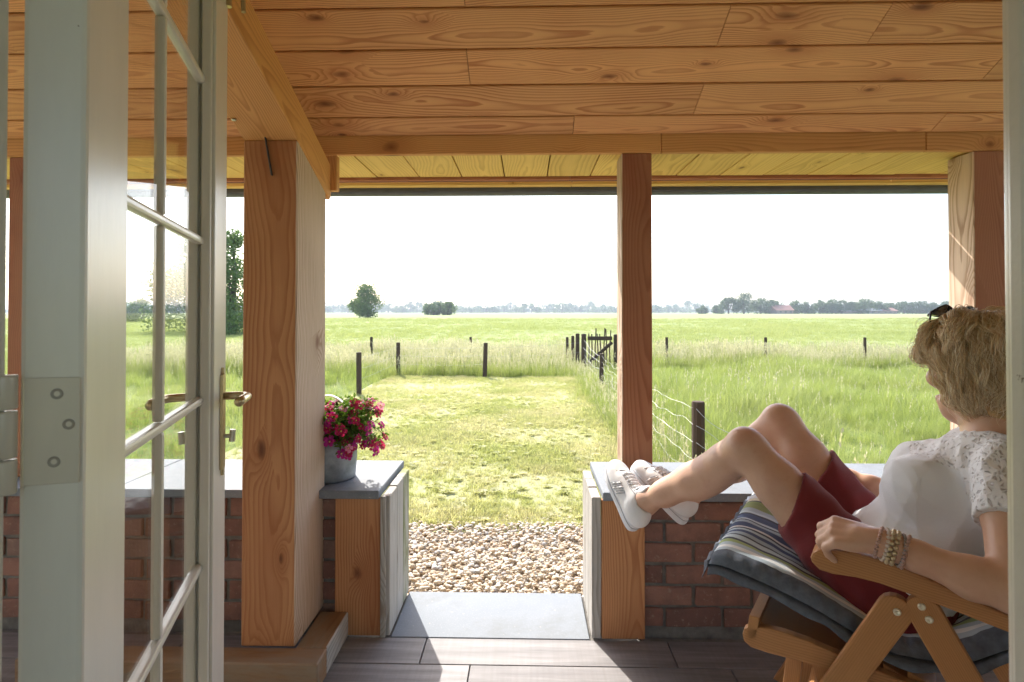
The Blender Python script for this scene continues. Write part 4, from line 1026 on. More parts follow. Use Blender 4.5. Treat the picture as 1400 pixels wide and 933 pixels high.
# ================================================================== IMPLICIT SURFACES (smooth unions turned into one mesh)
class SDF:
    def __init__(s, lo, hi, h):
        s.lo = np.array(lo, dtype=np.float64); s.h = h
        s.n = np.ceil((np.array(hi) - s.lo) / h).astype(int) + 1
        s.D = np.full(tuple(s.n), 0.2, dtype=np.float32)
    def _win(s, a, b):
        i0 = np.clip(np.floor((np.array(a) - s.lo) / s.h).astype(int), 0, s.n - 1); i1 = np.clip(np.ceil((np.array(b) - s.lo) / s.h).astype(int) + 1, 1, s.n)
        sl = tuple(slice(p, q) for p, q in zip(i0, i1))
        ax = [(s.lo[k] + s.h * np.arange(i0[k], i1[k])).astype(np.float32) for k in range(3)]
        return sl, ax[0][:, None, None], ax[1][None, :, None], ax[2][None, None, :]
    def _put(s, sl, d, k, op):
        A = s.D[sl]
        if op == 'sub': A, d = A, -d; t = np.clip(0.5 - 0.5 * (A - d) / max(k, 1e-6), 0, 1); s.D[sl] = A * (1 - t) + d * t + k * t * (1 - t); return
        t = np.clip(0.5 + 0.5 * (d - A) / max(k, 1e-6), 0, 1); s.D[sl] = d * (1 - t) + A * t - k * t * (1 - t)
    def cone(s, a, b, ra, rb, k=0.02, op='add'):
        a, b = np.array(a, dtype=float), np.array(b, dtype=float); m = max(ra, rb) + 2.5 * k + 0.015
        sl, X, Y, Z = s._win(np.minimum(a, b) - m, np.maximum(a, b) + m)
        d = b - a; L2 = (d ** 2).sum() + 1e-9
        t = np.clip(((X - a[0]) * d[0] + (Y - a[1]) * d[1] + (Z - a[2]) * d[2]) / L2, 0, 1)
        q = np.sqrt((X - a[0] - t * d[0]) ** 2 + (Y - a[1] - t * d[1]) ** 2 + (Z - a[2] - t * d[2]) ** 2)
        s._put(sl, q - (ra + (rb - ra) * t), k, op)
    def chain(s, pts, rs, k=0.015):
        for i in range(len(pts) - 1): s.cone(pts[i], pts[i + 1], rs[i], rs[i + 1], k)
    def ell(s, c, r, R_=None, k=0.02, op='add'):
        c = np.array(c, dtype=float); r = np.array(r, dtype=float); m = r.max() + 2.5 * k + 0.015
        sl, X, Y, Z = s._win(c - m, c + m)
        Rm = np.eye(3) if R_ is None else np.array(R_)             # columns are the ellipsoid's axes
        x, y, z = X - c[0], Y - c[1], Z - c[2]
        u = [(x * Rm[0, i] + y * Rm[1, i] + z * Rm[2, i]) for i in range(3)]
        k0 = np.sqrt(sum((u[i] / r[i]) ** 2 for i in range(3))) + 1e-6; k1 = np.sqrt(sum((u[i] / r[i] ** 2) ** 2 for i in range(3))) + 1e-6
        s._put(sl, k0 * (k0 - 1) / k1, k, op)
    def plane(s, p, n, k=0.004):
        """keep only the side the normal points away from"""
        n = np.array(n, dtype=float); n /= np.linalg.norm(n)
        sl, X, Y, Z = s._win(s.lo, s.lo + s.h * s.n)
        d = (X - p[0]) * n[0] + (Y - p[1]) * n[1] + (Z - p[2]) * n[2]
        A = s.D; t = np.clip(0.5 - 0.5 * (A - d) / k, 0, 1); s.D = (A * (1 - t) + d * t + k * t * (1 - t)).astype(np.float32)
    def mesh(s, name, mat):
        D = s.D; n = D.shape; ins = D < 0
        c = np.zeros(tuple(k - 1 for k in n), dtype=np.int8)
        for i in (0, 1):
            for j in (0, 1):
                for l in (0, 1): c += ins[i:n[0] - 1 + i, j:n[1] - 1 + j, l:n[2] - 1 + l]
        act = np.argwhere((c > 0) & (c < 8)); idx = np.full(c.shape, -1, dtype=np.int64); idx[tuple(act.T)] = np.arange(len(act))
        acc = np.zeros((len(act), 3)); cnt = np.zeros(len(act))
        off = [np.array(q) for q in ((0, 0, 0), (1, 0, 0), (0, 1, 0), (1, 1, 0), (0, 0, 1), (1, 0, 1), (0, 1, 1), (1, 1, 1))]
        for a, b in ((0, 1), (2, 3), (4, 5), (6, 7), (0, 2), (1, 3), (4, 6), (5, 7), (0, 4), (1, 5), (2, 6), (3, 7)):
            pa, pb = act + off[a], act + off[b]; da, db = D[tuple(pa.T)], D[tuple(pb.T)]; x = (da < 0) != (db < 0)
            t = (da / (da - db + 1e-12))[:, None]; p = pa + (pb - pa) * t
            acc[x] += p[x]; cnt[x] += 1
        v = acc / cnt[:, None] * s.h + s.lo
        fs = []
        for ax in range(3):
            o1, o2 = [(1, 2), (2, 0), (0, 1)][ax]
            sa = [slice(0, k) for k in n]; sb = [slice(0, k) for k in n]; sa[ax] = slice(0, n[ax] - 1); sb[ax] = slice(1, n[ax])
            e = ins[tuple(sa)] != ins[tuple(sb)]; q = np.argwhere(e); q = q[(q[:, o1] > 0) & (q[:, o2] > 0) & (q[:, o1] < n[o1] - 1) & (q[:, o2] < n[o2] - 1)]
            flip = ins[tuple(q.T)]
            u1 = np.zeros(3, int); u1[o1] = 1; u2 = np.zeros(3, int); u2[o2] = 1
            f = np.stack([idx[tuple((q - u1 - u2).T)], idx[tuple((q - u2).T)], idx[tuple(q.T)], idx[tuple((q - u1).T)]], 1)
            f[~flip] = f[~flip][:, ::-1]; fs.append(f)
        f = np.vstack(fs); f = f[(f >= 0).all(1)]
        return v, f, me_np(name, v, f, mat, smooth=True)
V = lambda *a: np.array(a, dtype=float)
def frame(x, z):
    """orthonormal columns with first along x and third near z"""
    x = np.array(x, float); x /= np.linalg.norm(x); y = np.cross(np.array(z, float), x); y /= np.linalg.norm(y); return np.column_stack([x, y, np.cross(x, y)])

# ------------------------------------------------------------------ chair frame of reference
O = V(0.616, 1.27, 0.0); TB = V(0.85, -0.53, 0.0); TB /= np.linalg.norm(TB); SW = V(0.53, 0.85, 0.0); SW /= np.linalg.norm(SW); UP = V(0, 0, 1)
def CH(t, w, z): return O + TB * t + SW * w + UP * z
def pc(px, py, w):
    """where the sight line through a pixel meets the upright plane w of the chair: (t, z)"""
    d = np.array(ray(px, py)); c = np.array(CAMP); s = ((O + SW * w - c) @ SW) / (d @ SW); p = c + d * s
    return float((p - O) @ TB), float(p[2])
chair = thing('folding_chair', 'teak folding recliner chair on which the woman lies, facing the garden', 'chair', tuple(CH(0.5, 0.3, 0)))
def plank(name, prof, w0, w1, mat=None, parent=None, bev=0.004, curved=True):
    """outline (t,z) given thickness from w0 to w1"""
    ang_ = math.atan2(TB[1], TB[0]); bm = bmesh.new()
    a = [bm.verts.new((t, w0, z)) for t, z in prof]; b = [bm.verts.new((t, w1, z)) for t, z in prof]
    n = len(prof); bm.faces.new(a[::-1]); bm.faces.new(b)
    for i in range(n): bm.faces.new((a[i], a[(i + 1) % n], b[(i + 1) % n], b[i]))
    bmesh.ops.recalc_face_normals(bm, faces=bm.faces)
    es = [e for e in bm.edges if abs(e.verts[0].co.y - e.verts[1].co.y) < 1e-6]
    bmesh.ops.bevel(bm, geom=es, offset=bev, segments=2, affect='EDGES', profile=0.6)
    # put the grain (local x) along the longest direction of the outline
    p = np.array(prof); q = p - p.mean(0); _, _, vt = np.linalg.svd(q); al = math.atan2(vt[0][1], vt[0][0]); c0 = p.mean(0)
    Rl = Matrix.Rotation(-al, 4, 'Y')                       # local frame tilted in the t,z plane
    fl_ = Matrix.Translation((c0[0], (w0 + w1) / 2, c0[1])) @ Rl
    bm.transform(fl_.inverted())
    base = Matrix(((TB[0], SW[0], 0, O[0]), (TB[1], SW[1], 0, O[1]), (0, 0, 1, 0), (0, 0, 0, 1)))
    full = base @ fl_
    o = link(name, me_bm(name, bm, mat or M['teak'], False)); o.location = full.to_translation(); o.rotation_euler = full.to_3x3().to_euler()
    return par(o, parent or chair)
def PXP(pts, w): return [pc(x, y, w) for x, y in pts]
def c8(x, y): return (850 + x / 2.5018, 560 + y / 2.5018)     # pixels of one enlarged crop
# SW should make a right-handed frame with TB and UP: TB x SW = UP
WA = 0.0
arm = PXP([c8(652, 492), c8(668, 482), c8(690, 478), c8(800, 492), c8(900, 520), c8(1000, 560), c8(1100, 606), c8(1200, 654), c8(1315, 703), c8(1480, 760), c8(1480, 822), c8(1315, 762), c8(1250, 737), c8(1150, 697), c8(1040, 655), c8(950, 622), c8(880, 597), c8(800, 577), c8(720, 565), c8(675, 550), c8(650, 525), c8(645, 508)], WA)
plank('armrest', arm, WA, WA + 0.062, bev=0.006); plank('armrest', [(t, z) for t, z in arm], WA + 0.575, WA + 0.637, bev=0.006)
def leg(top_px, bot_px, wpx, w, thick=0.024, zend=0.0, other=True, name='leg'):
    (t0, z0), (t1, z1) = pc(*top_px, w), pc(*bot_px, w); d = np.array([t1 - t0, z1 - z0]); d /= np.linalg.norm(d); L = (zend - z0) / d[1]; nn = np.array([-d[1], d[0]]) * wpx / 2
    a = np.array([t0, z0]); b = a + d * L; c = []
    for k in range(9):
        th = math.pi * k / 8; c.append(a + nn * math.cos(th) - d * (wpx / 2) * math.sin(th) * 0.9)
    prof = c + [b - nn, b + nn]; prof = [(p[0], max(p[1], 0.001)) for p in prof]
    plank(name, prof, w, w + thick)
    if other: plank(name, prof, 0.637 - w - thick, 0.637 - w)
leg(c8(937, 690), c8(762, 933), 0.062, 0.006)
leg(c8(1030, 690), c8(1165, 925), 0.060, 0.006)
def rivet(px, py):
    t, z = pc(px, py, 0.004); c = CH(t, 0.0055, z); bm = bmesh.new(); lathe(bm, [(0.0001, .0012), (.0022, .0012), (.0030, .0035), (.0055, .0040), (.0068, .0028), (.0072, 0.0)], 18)
    nrm = Vector(-SW); o = link('rivet', me_bm('rivet', bm, M['rivet'], True), None, tuple(c), nrm.to_track_quat('Z', 'Y').to_euler()); par(o, chair)
M['rivet'] = plain('rivet', (0.80, 0.74, 0.58), 0.3, 0.6)
for q in ((942, 694), (1026, 676), (1052, 720)): rivet(*c8(*q))
# seat side rails, cross boards
WR = 0.045
rail = PXP([c8(412, 770), c8(418, 750), c8(436, 742), c8(500, 750), c8(560, 766), c8(640, 795), c8(700, 822), c8(790, 862), c8(900, 905), c8(1040, 960), c8(1040, 1010), c8(860, 945), c8(740, 906), c8(640, 872), c8(500, 835), c8(440, 815), c8(416, 792)], WR)
plank('seat_rail', rail, WR, WR + 0.026, bev=0.005); plank('seat_rail', rail, 0.637 - WR - .026, 0.637 - WR, bev=0.005)
(ta, za), (tb_, zb) = pc(*c8(430, 748), WR), pc(*c8(1040, 962), WR)
for k in range(8):
    u = k / 8; t = ta + 0.012 + (tb_ - ta) * u; z = za + (zb - za) * (u ** 1.0) + 0.003 - 0.006 * math.sin(math.pi * u)
    h_ = 0.046 if k == 0 else 0.0
    plank('seat_slat', [(t, z - .006), (t + .05, z - .006 - .05 * .42), (t + .05, z + .012 - .05 * .42), (t, z + .012 + h_ * .0)], WR + .028, 0.637 - WR - .028, bev=0.002)
tf, zf = pc(*c8(440, 745), WR + .03)
plank('front_board', [(tf - .004, zf - .012), (tf + .018, zf - .012), (tf + .026, zf + .042), (tf + .004, zf + .042)], WR + .0, 0.637 - WR, bev=0.002)
leg(c8(590, 845), c8(580, 933), 0.034, 0.075, 0.022, 0.0); leg(c8(678, 875), c8(690, 933), 0.030, 0.075, 0.022, 0.0)
bm = bmesh.new(); q0 = pc(*c8(585, 933), .09); tube(bm, [tuple(CH(q0[0], .08, .12)), tuple(CH(q0[0], .56, .12))], .012, 10); par(link('stretcher', me_bm('stretcher', bm, M['teak'])), chair)
# back frame, leaning behind the woman
tb0, zb0 = 0.36, 0.36
for w in (0.05, 0.56): plank('back_rail', [(tb0, zb0), (tb0 + .045, zb0 - .01), (tb0 + .52, zb0 + .64), (tb0 + .475, zb0 + .66)], w, w + .026)
for k in range(9):
    u = 0.08 + 0.1 * k; t = tb0 + .03 + .475 * u; z = zb0 + .64 * u + .01; plank('back_slat', [(t, z), (t + .034, z + .045), (t + .044, z + .038), (t + .01, z - .007)], .078, .558, bev=.002)

# ------------------------------------------------------------------ lounge cushion
def cushion_mat():
    m, t, b, out = nmat('striped_canvas'); g = G(t); uv = g.n('ShaderNodeUVMap'); uv.uv_map = 'stripe'
    u, v, _ = g.sep(uv.outputs[0])[:3]
    w1, w2, cr, gr, nv, db, lt = (0.82, 0.85, 0.87), (0.46, 0.57, 0.66), (0.85, 0.83, 0.60), (0.33, 0.43, 0.18), (0.07, 0.11, 0.24), (0.04, 0.055, 0.10), (0.58, 0.70, 0.78)
    st = [(0, db), (.03, w2), (.09, w1), (.12, w2), (.15, gr), (.18, db), (.20, lt), (.235, db), (.25, w2), (.28, nv), (.31, lt), (.335, db), (.35, w1), (.37, nv), (.42, w2), (.45, db), (.47, lt), (.50, nv), (.555, db), (.58, lt), (.61, w2), (.66, gr), (.70, (0.30, 0.40, 0.15)), (.745, db), (.755, cr), (.80, w1), (.86, lt), (.90, w1), (.94, nv), (.97, db)]
    # a ramp holds 32 stops at most
    c = g.ramp(g.math('ADD', u, 0.0), st, 'CONSTANT')
    weave = g.noise(g.vec('MULTIPLY', uv.outputs[0], (900, 900, 1)), 1, 2)
    c = g.mix(g.math('MULTIPLY', weave, 0.25), c, (0.5, 0.52, 0.55))
    g.setin(b, 'Base Color', c); b.inputs['Roughness'].default_value = 0.9; b.inputs['Specular IOR Level'].default_value = 0.15
    g.setin(b, 'Normal', g.bump(g.noise(g.objco(), 300, 3), 0.3, 0.001)); return m
M['canvas'] = cushion_mat()
M['navy'] = plain('navy_fabric', (0.055, 0.068, 0.095), 0.95, nscale=40, namt=0.3, bump=0.4, bscale=300, spec=0.1)
M['slate_fabric'] = plain('slate_fabric', (0.14, 0.162, 0.20), 0.95, nscale=40, namt=0.25, bump=0.4, bscale=300, spec=0.1)
cush = thing('lounge_cushion', 'striped blue, green and cream padded cushion under the woman, slate grey underside', 'cushion', tuple(CH(0.1, 0.3, 0.4)))
CW0, CW1 = 0.060, 0.59
# spine of the seat cushion in the (t,z) plane, measured along the near top edge
sp = PXP([c8(296, 560), c8(330, 560), c8(430, 600), c8(560, 660), c8(680, 725), c8(780, 790), c8(880, 850), c8(960, 880)], CW0)
sp = [(t, z) for t, z in sp]
tl, zl = sp[-1]
sp = sp + [(tl + .10, zl + .015), (tl + .20, zl + .09), (tl + .30, zl + .22), (tl + .40, zl + .36), (tl + .50, zl + .50), (tl + .56, zl + .59)]
sp = np.array(sp); seg = np.r_[0, np.cumsum(np.hypot(*np.diff(sp, axis=0).T))]
NU, NV = 150, 64
us = np.linspace(0, seg[-1], NU); tt = np.interp(us, seg, sp[:, 0]); zz = np.interp(us, seg, sp[:, 1])
for _ in range(6): tt[1:-1] = (tt[:-2] + tt[1:-1] * 2 + tt[2:]) / 4; zz[1:-1] = (zz[:-2] + zz[1:-1] * 2 + zz[2:]) / 4
dt = np.gradient(tt); dz = np.gradient(zz); ln = np.hypot(dt, dz); nt_, nz_ = -dz / ln, dt / ln
def cush_side(top):
    v = []; uv = []
    for i in range(NU):
        for j in range(NV):
            a = j / (NV - 1); w = CW0 + (CW1 - CW0) * a; ed = min(a, 1 - a) * (CW1 - CW0); eu = min(us[i], seg[-1] - us[i])
            pf = (1 - max(0, 1 - ed / 0.05) ** 2.2) ** 0.5 * (1 - max(0, 1 - eu / 0.05) ** 2.2) ** 0.5
            sag = 0.030 * math.exp(-((us[i] - .30) / .13) ** 2) * math.exp(-((a - .5) / .3) ** 2)
            q = Vector((us[i] * 9, w * 9, 3.1)); rip = 0.006 * mnoise.noise(q) + 0.0035 * mnoise.noise(q * 2.7)
            puck = 0.0045 * math.sin(us[i] * 190 + 2 * mnoise.noise(Vector((us[i] * 12, 0, 0)))) * math.exp(-((ed - .014) / .014) ** 2)
            th = (0.030 if top else -0.008) * pf; off = th + (rip + puck - sag if top else -rip * .6 - puck * .6 - sag * .7) * (pf if pf > .02 else 0.02)
            up_far = 0.028 * a * math.exp(-(us[i] / .14) ** 2)                    # far corner of the front edge stands up
            p = CH(tt[i] + nt_[i] * off, w + (0.004 * mnoise.noise(Vector((us[i] * 14, 5, 0))) if ed < .003 else 0), zz[i] + nz_[i] * off + up_far + 0.022); v.append(p); uv.append(a)
    return np.array(v), np.array(uv)
ii, jj = np.meshgrid(np.arange(NU - 1), np.arange(NV - 1), indexing='ij'); a_ = (ii * NV + jj).ravel(); qf = np.stack([a_, a_ + 1, a_ + NV + 1, a_ + NV], 1)
vt_, uvt = cush_side(True); vb_, _ = cush_side(False)
# order of corners: TB x SW = UP
me = me_np('cushion_top', vt_, qf[:, ::-1], [M['canvas'], M['slate_fabric']], True)
ul = me.uv_layers.new(name='stripe'); li = np.zeros(len(me.loops), dtype=np.int32); me.loops.foreach_get('vertex_index', li)
uu = np.repeat(np.linspace(0, 1, NU), NV); ul.data.foreach_set('uv', np.column_stack([uvt[li], uu[li]]).astype(np.float32).ravel())
pm = np.array([1 if uvt[f[0]] < 0.055 or uvt[f[0]] > .945 else 0 for f in qf], dtype=np.int32); me.polygons.foreach_set('material_index', pm)
link('cushion_top', me, cush)
link('cushion_underside', me_np('cushion_underside', vb_, qf, M['slate_fabric'], True), cush)
# flat seam flap all round, wavy
bm = bmesh.new(); n = 150; pr = None
def rim(u_i, a): return vt_[u_i * NV + (0 if a == 0 else NV - 1)]
path = [(i, 0) for i in range(NU)]
for side, wdir in ((0, -1), (1, 1)):
    pr = None
    for i in range(0, NU, 1):
        e = Vector(rim(i, side)); wv = 0.006 * math.sin(us[i] * 55 + 1.5 * mnoise.noise(Vector((us[i] * 7, side, 0)))) * (0.4 + abs(mnoise.noise(Vector((us[i] * 5, 2, 0)))))
        o_ = e + Vector(SW) * wdir * 0.010 + Vector((0, 0, -0.020 + wv)); cur = (bm.verts.new(e - Vector(SW) * wdir * .004), bm.verts.new(o_), bm.verts.new(o_ + Vector((0, 0, -.003))), bm.verts.new(e - Vector(SW) * wdir * .004 + Vector((0, 0, -.004))))
        if pr:
            for k in range(4): bm.faces.new((pr[k], pr[(k + 1) % 4], cur[(k + 1) % 4], cur[k]))
        pr = cur
pr = None
for j in range(NV):
    e = Vector(vt_[j]); wv = 0.004 * math.sin(j * .9); o_ = e - Vector(TB) * 0.016 + Vector((0, 0, -0.006 + wv + (-.03 if j < 3 else 0)))
    cur = (bm.verts.new(e), bm.verts.new(o_), bm.verts.new(o_ + Vector((0, 0, -.003))), bm.verts.new(e + Vector((0, 0, -.004))))
    if pr:
        for k in range(4): bm.faces.new((pr[k], pr[(k + 1) % 4], cur[(k + 1) % 4], cur[k]))
    pr = cur
bmesh.ops.recalc_face_normals(bm, faces=bm.faces); link('seam_flap', me_bm('seam_flap', bm, M['slate_fabric'], True), cush)

# ================================================================== THE WOMAN
def skin_mat():
    m, t, b, out = nmat('skin'); g = G(t); co = g.objco()
    n = g.noise(co, 9, 4, 0.6); f = g.noise(co, 75, 3, 0.6)
    c = g.ramp(n, [(0.3, (0.58, 0.345, 0.235)), (0.5, (0.62, 0.375, 0.26)), (0.72, (0.58, 0.32, 0.225))])
    c = g.mix(g.ramp(f, [(0.55, 0), (0.75, 0.16)]), c, (0.42, 0.20, 0.12))
    g.setin(b, 'Base Color', c); b.inputs['Roughness'].default_value = 0.42; b.inputs['Specular IOR Level'].default_value = 0.4
    b.inputs['Subsurface Weight'].default_value = 0.06; b.inputs['Subsurface Radius'].default_value = (0.02, 0.008, 0.004); b.inputs['Subsurface Scale'].default_value = 0.4
    g.setin(b, 'Normal', g.bump(g.math('ADD', g.noise(co, 240, 3), g.math('MULTIPLY', n, 0.6)), 0.16, 0.002)); return m
M['skin'] = skin_mat()
def fabric(name, c, rough=0.85, folds=0.5, trans=None, fs=9):
    m, t, b, out = nmat(name); g = G(t); co = g.objco()
    n = g.noise(co, 5, 4, 0.6); g.setin(b, 'Base Color', g.mix(n, tuple(v * .86 for v in c), c)); b.inputs['Roughness'].default_value = rough; b.inputs['Specular IOR Level'].default_value = 0.2
    b.inputs['Sheen Weight'].default_value = 0.15
    g.setin(b, 'Normal', g.bump(g.math('ADD', g.math('MULTIPLY', g.noise(co, fs, 3, 0.5, dist=0.8), folds * 6), g.noise(co, 500, 2)), 0.35, 0.003)); return m
M['shorts'] = fabric('red_jersey', (0.20, 0.028, 0.032), folds=0.6)
M['blouse'] = fabric('white_crepe', (0.85, 0.87, 0.92), folds=0.35)
def lace_mat():
    m, t, b, out = nmat('white_lace'); g = G(t); co = g.objco()
    w = g.vec('ADD', co, g.vec('MULTIPLY', g.noise(co, 22, 2, col=True), (0.030, 0.030, 0.030)))
    vo = g.n('ShaderNodeTexVoronoi', feature='DISTANCE_TO_EDGE'); g.setin(vo, 'Vector', w); vo.inputs['Scale'].default_value = 80
    wv = g.n('ShaderNodeTexWave'); g.setin(wv, 'Vector', w); wv.inputs['Scale'].default_value = 34; wv.inputs['Distortion'].default_value = 9; wv.inputs['Detail'].default_value = 1
    h = g.math('MAXIMUM', g.ramp(vo.outputs[0], [(0.0, 1), (0.16, 0.9), (0.26, 0.0)]), g.math('MULTIPLY', g.ramp(wv.outputs['Fac'], [(0.35, 0), (0.6, 1)]), 0.9))
    c = g.mix(h, (0.60, 0.56, 0.57), (0.80, 0.80, 0.83)); g.setin(b, 'Base Color', c); b.inputs['Roughness'].default_value = 0.9
    g.setin(b, 'Normal', g.bump(h, 1.0, 0.004)); return m
M['lace'] = lace_mat()
woman = thing('person', 'woman with curly blonde hair, white blouse and dark red shorts, feet up on the wall', 'person', (0.9, 1.45, 0.4))
AV = lambda p: np.array(p, dtype=float)
A1 = V(.388, 1.93, .556); K1 = AV(P(1020, 613, 1.62)); H1 = V(.842, 1.375, .485)
A2 = V(.537, 1.967, .572); K2 = AV(P(1067, 578, 1.80)); H2 = V(.935, 1.515, .485)
PEL = (H1 + H2) / 2
S1 = AV(P(1374, 640, 1.235)); S2 = S1 + SW * 0.31 + V(0.01, 0, 0.0); SM = (S1 + S2) / 2
UPT = SM - PEL; UPT /= np.linalg.norm(UPT)                    # along the spine
SIDE = SW                                                      # to her right
FR = np.cross(UPT, SIDE); FR = FR if FR @ V(-1, 1, 1) > 0 else -FR; FR /= np.linalg.norm(FR)    # out of her chest
E1 = AV(P(1386, 808, 1.10)); W1 = AV(P(1199, 741, 1.205))
E2 = V(1.14, 1.62, .64); W2 = AV(P(1150, 652, 1.76))
# the shin bows: calf at the back of the leg
def legs(s, A, K, H, k=0.025, grow=0.0):
    sh = K - A; L = np.linalg.norm(sh); sh = sh / L; th = H - K; th /= np.linalg.norm(th)
    back = th - (th @ sh) * sh; back /= np.linalg.norm(back)    # the side on which the leg bends
    q = lambda u, b=0.0: A + sh * L * u + back * b
    s.cone(q(-0.03), q(0.22, 0.004), .034 + grow, .036 + grow, k); s.cone(q(0.22, 0.004), q(0.5, 0.012), .037 + grow, .047 + grow, k)
    s.cone(q(0.5, .014), q(0.82, .010), .047 + grow, .046 + grow, k); s.cone(q(.82, .008), q(1.0, 0.004), .046 + grow, .050 + grow, k)
    s.ell(q(.62, .030), (.10, .040 + grow, .043 + grow), frame(sh, back), k)          # calf
    s.cone(q(.30, -.012), q(.90, -.020), .018, .022, k)                               # shin bone
    s.cone(q(.18, .030), q(.36, .026), .011, .018, .02); s.ell(q(1.005, -.020), (.030, .030, .032), None, .02)   # tendon, kneecap
    L2 = np.linalg.norm(H - K); p = lambda u, b=0.0: K + th * L2 * u + b * (-(sh - (sh @ th) * th) / np.linalg.norm(sh - (sh @ th) * th))
    s.cone(p(0), p(.25), .051 + grow, .058 + grow, k); s.cone(p(.25), p(.6, .004), .058 + grow, .072 + grow, k); s.cone(p(.6, .004), p(1.0), .072 + grow, .088 + grow, k)
    return sh, back, th
def foot(s, A, heel, toe):
    s.cone(A, heel * .50 + A * .50, .034, .028, .02); s.cone(A, heel * .45 + toe * .25 + A * .30, .033, .028, .025)
bd = SDF((0.26, 0.98, 0.36), (1.40, 2.16, 1.26), 0.0045)
HEEL1, TOE1 = AV(P(866, 722, 1.93)), AV(P(838, 640, 2.095)); HEEL2, TOE2 = AV(P(934, 712, 1.95)), AV(P(868, 641, 2.14))
foot(bd, A1, HEEL1, TOE1); foot(bd, A2, HEEL2, TOE2)
sh1, bk1, th1 = legs(bd, A1, K1, H1); sh2, bk2, th2 = legs(bd, A2, K2, H2)
def torso(s, g=0.0, k=0.04, chest=True):
    fr_ = np.column_stack([SIDE, FR, UPT])
    Lt = np.linalg.norm(SM - PEL); q = lambda u, f=0.0, sd=0.0: PEL + UPT * Lt * u + FR * f + SIDE * sd
    s.ell(q(.02, -.01), (.165 + g, .105 + g, .115 + g), fr_, k); s.ell(q(.30, .008), (.140 + g, .098 + g, .12 + g), fr_, k)
    s.ell(q(.52, .0), (.138 + g, .100 + g, .12 + g), fr_, k); s.ell(q(.76, .0), (.150 + g, .100 + g, .13 + g), fr_, k); s.ell(q(.93, -.01), (.150 + g, .070 + g, .07 + g), fr_, k)
    if chest:
        for sd in (-1, 1): s.ell(q(.66, .085, sd * .075), (.068 + g, .062 + g, .070 + g), fr_, .03)
    return q
tq = torso(bd)
for s_ in (-1, 1):
    pass
# head and neck
HC = AV(P(1340, 502, 1.37)); FACE = V(-0.22, 0.96, -0.13); FACE /= np.linalg.norm(FACE); HF = frame(FACE, (0.05, 0.0, 1))     # x: face, y: her left, z: up
HS = 1.09
hd = lambda x, y, z: HC + HF @ V(x, y, z) * HS
NB = SM + UPT * 0.015
bd.cone(NB - UPT * .02, hd(-.025, 0, -.075), .056, .052, .03)
bd.cone(S1 * .55 + SM * .45 + UPT * .0, hd(-.03, -.0, -.12) * .6 + NB * .4, .045, .04, .05); bd.cone(S2 * .55 + SM * .45, hd(-.03, 0, -.12) * .6 + NB * .4, .045, .04, .05)
bd.ell(hd(-.008, 0, .022), (.101, .080, .094), HF, .02); bd.ell(hd(.020, 0, -.045), (.066, .058, .072), HF, .03)
bd.ell(hd(.066, 0, -.098), (.022, .026, .020), HF, .03)                                  # chin
bd.cone(hd(.084, 0, .018), hd(.106, 0, -.022), .008, .0125, .012); bd.ell(hd(.098, .012, -.028), (.010, .008, .007), HF, .006); bd.ell(hd(.098, -.012, -.028), (.010, .008, .007), HF, .006)   # nose
bd.cone(hd(.082, .03, .032), hd(.082, -.03, .032), .010, .010, .018)                      # brow
for s_ in (-1, 1):
    bd.ell(hd(.066, s_ * .040, -.022), (.024, .020, .022), HF, .02)                      # cheek
    bd.ell(hd(.083, s_ * .030, .012), (.014, .016, .009), HF, .008, 'sub'); bd.ell(hd(.071, s_ * .030, .012), (.0125, .0135, .0125), HF, .003)
    bd.ell(hd(-.010, s_ * .076, -.006), (.017, .008, .030), HF, .006); bd.ell(hd(-.004, s_ * .083, .0), (.008, .005, .016), HF, .004, 'sub')
bd.cone(hd(.086, .020, -.064), hd(.089, 0, -.062), .0055, .0065, .006); bd.cone(hd(.086, -.020, -.064), hd(.089, 0, -.062), .0055, .0065, .006)
bd.cone(hd(.079, .017, -.072), hd(.082, 0, -.073), .006, .0072, .010); bd.cone(hd(.079, -.017, -.072), hd(.082, 0, -.073), .006, .0072, .010); bd.ell(hd(.070, 0, -.080), (.022, .028, .022), HF, .02)
# arms
def arm_(s, S_, E, W_, k=0.02):
    s.cone(S_, S_ * .6 + E * .4, .050, .043, .03); s.cone(S_ * .6 + E * .4, E, .043, .037, k); s.ell(E, (.035, .035, .035), None, k)
    m = E * .72 + W_ * .28 + V(0, 0, -.004); s.cone(E, m, .034, .037, k); s.cone(m, E * .3 + W_ * .7, .037, .027, k); s.cone(E * .3 + W_ * .7, W_, .027, .0235, k)
arm_(bd, S1, E1, W1); arm_(bd, S2, E2, W2)
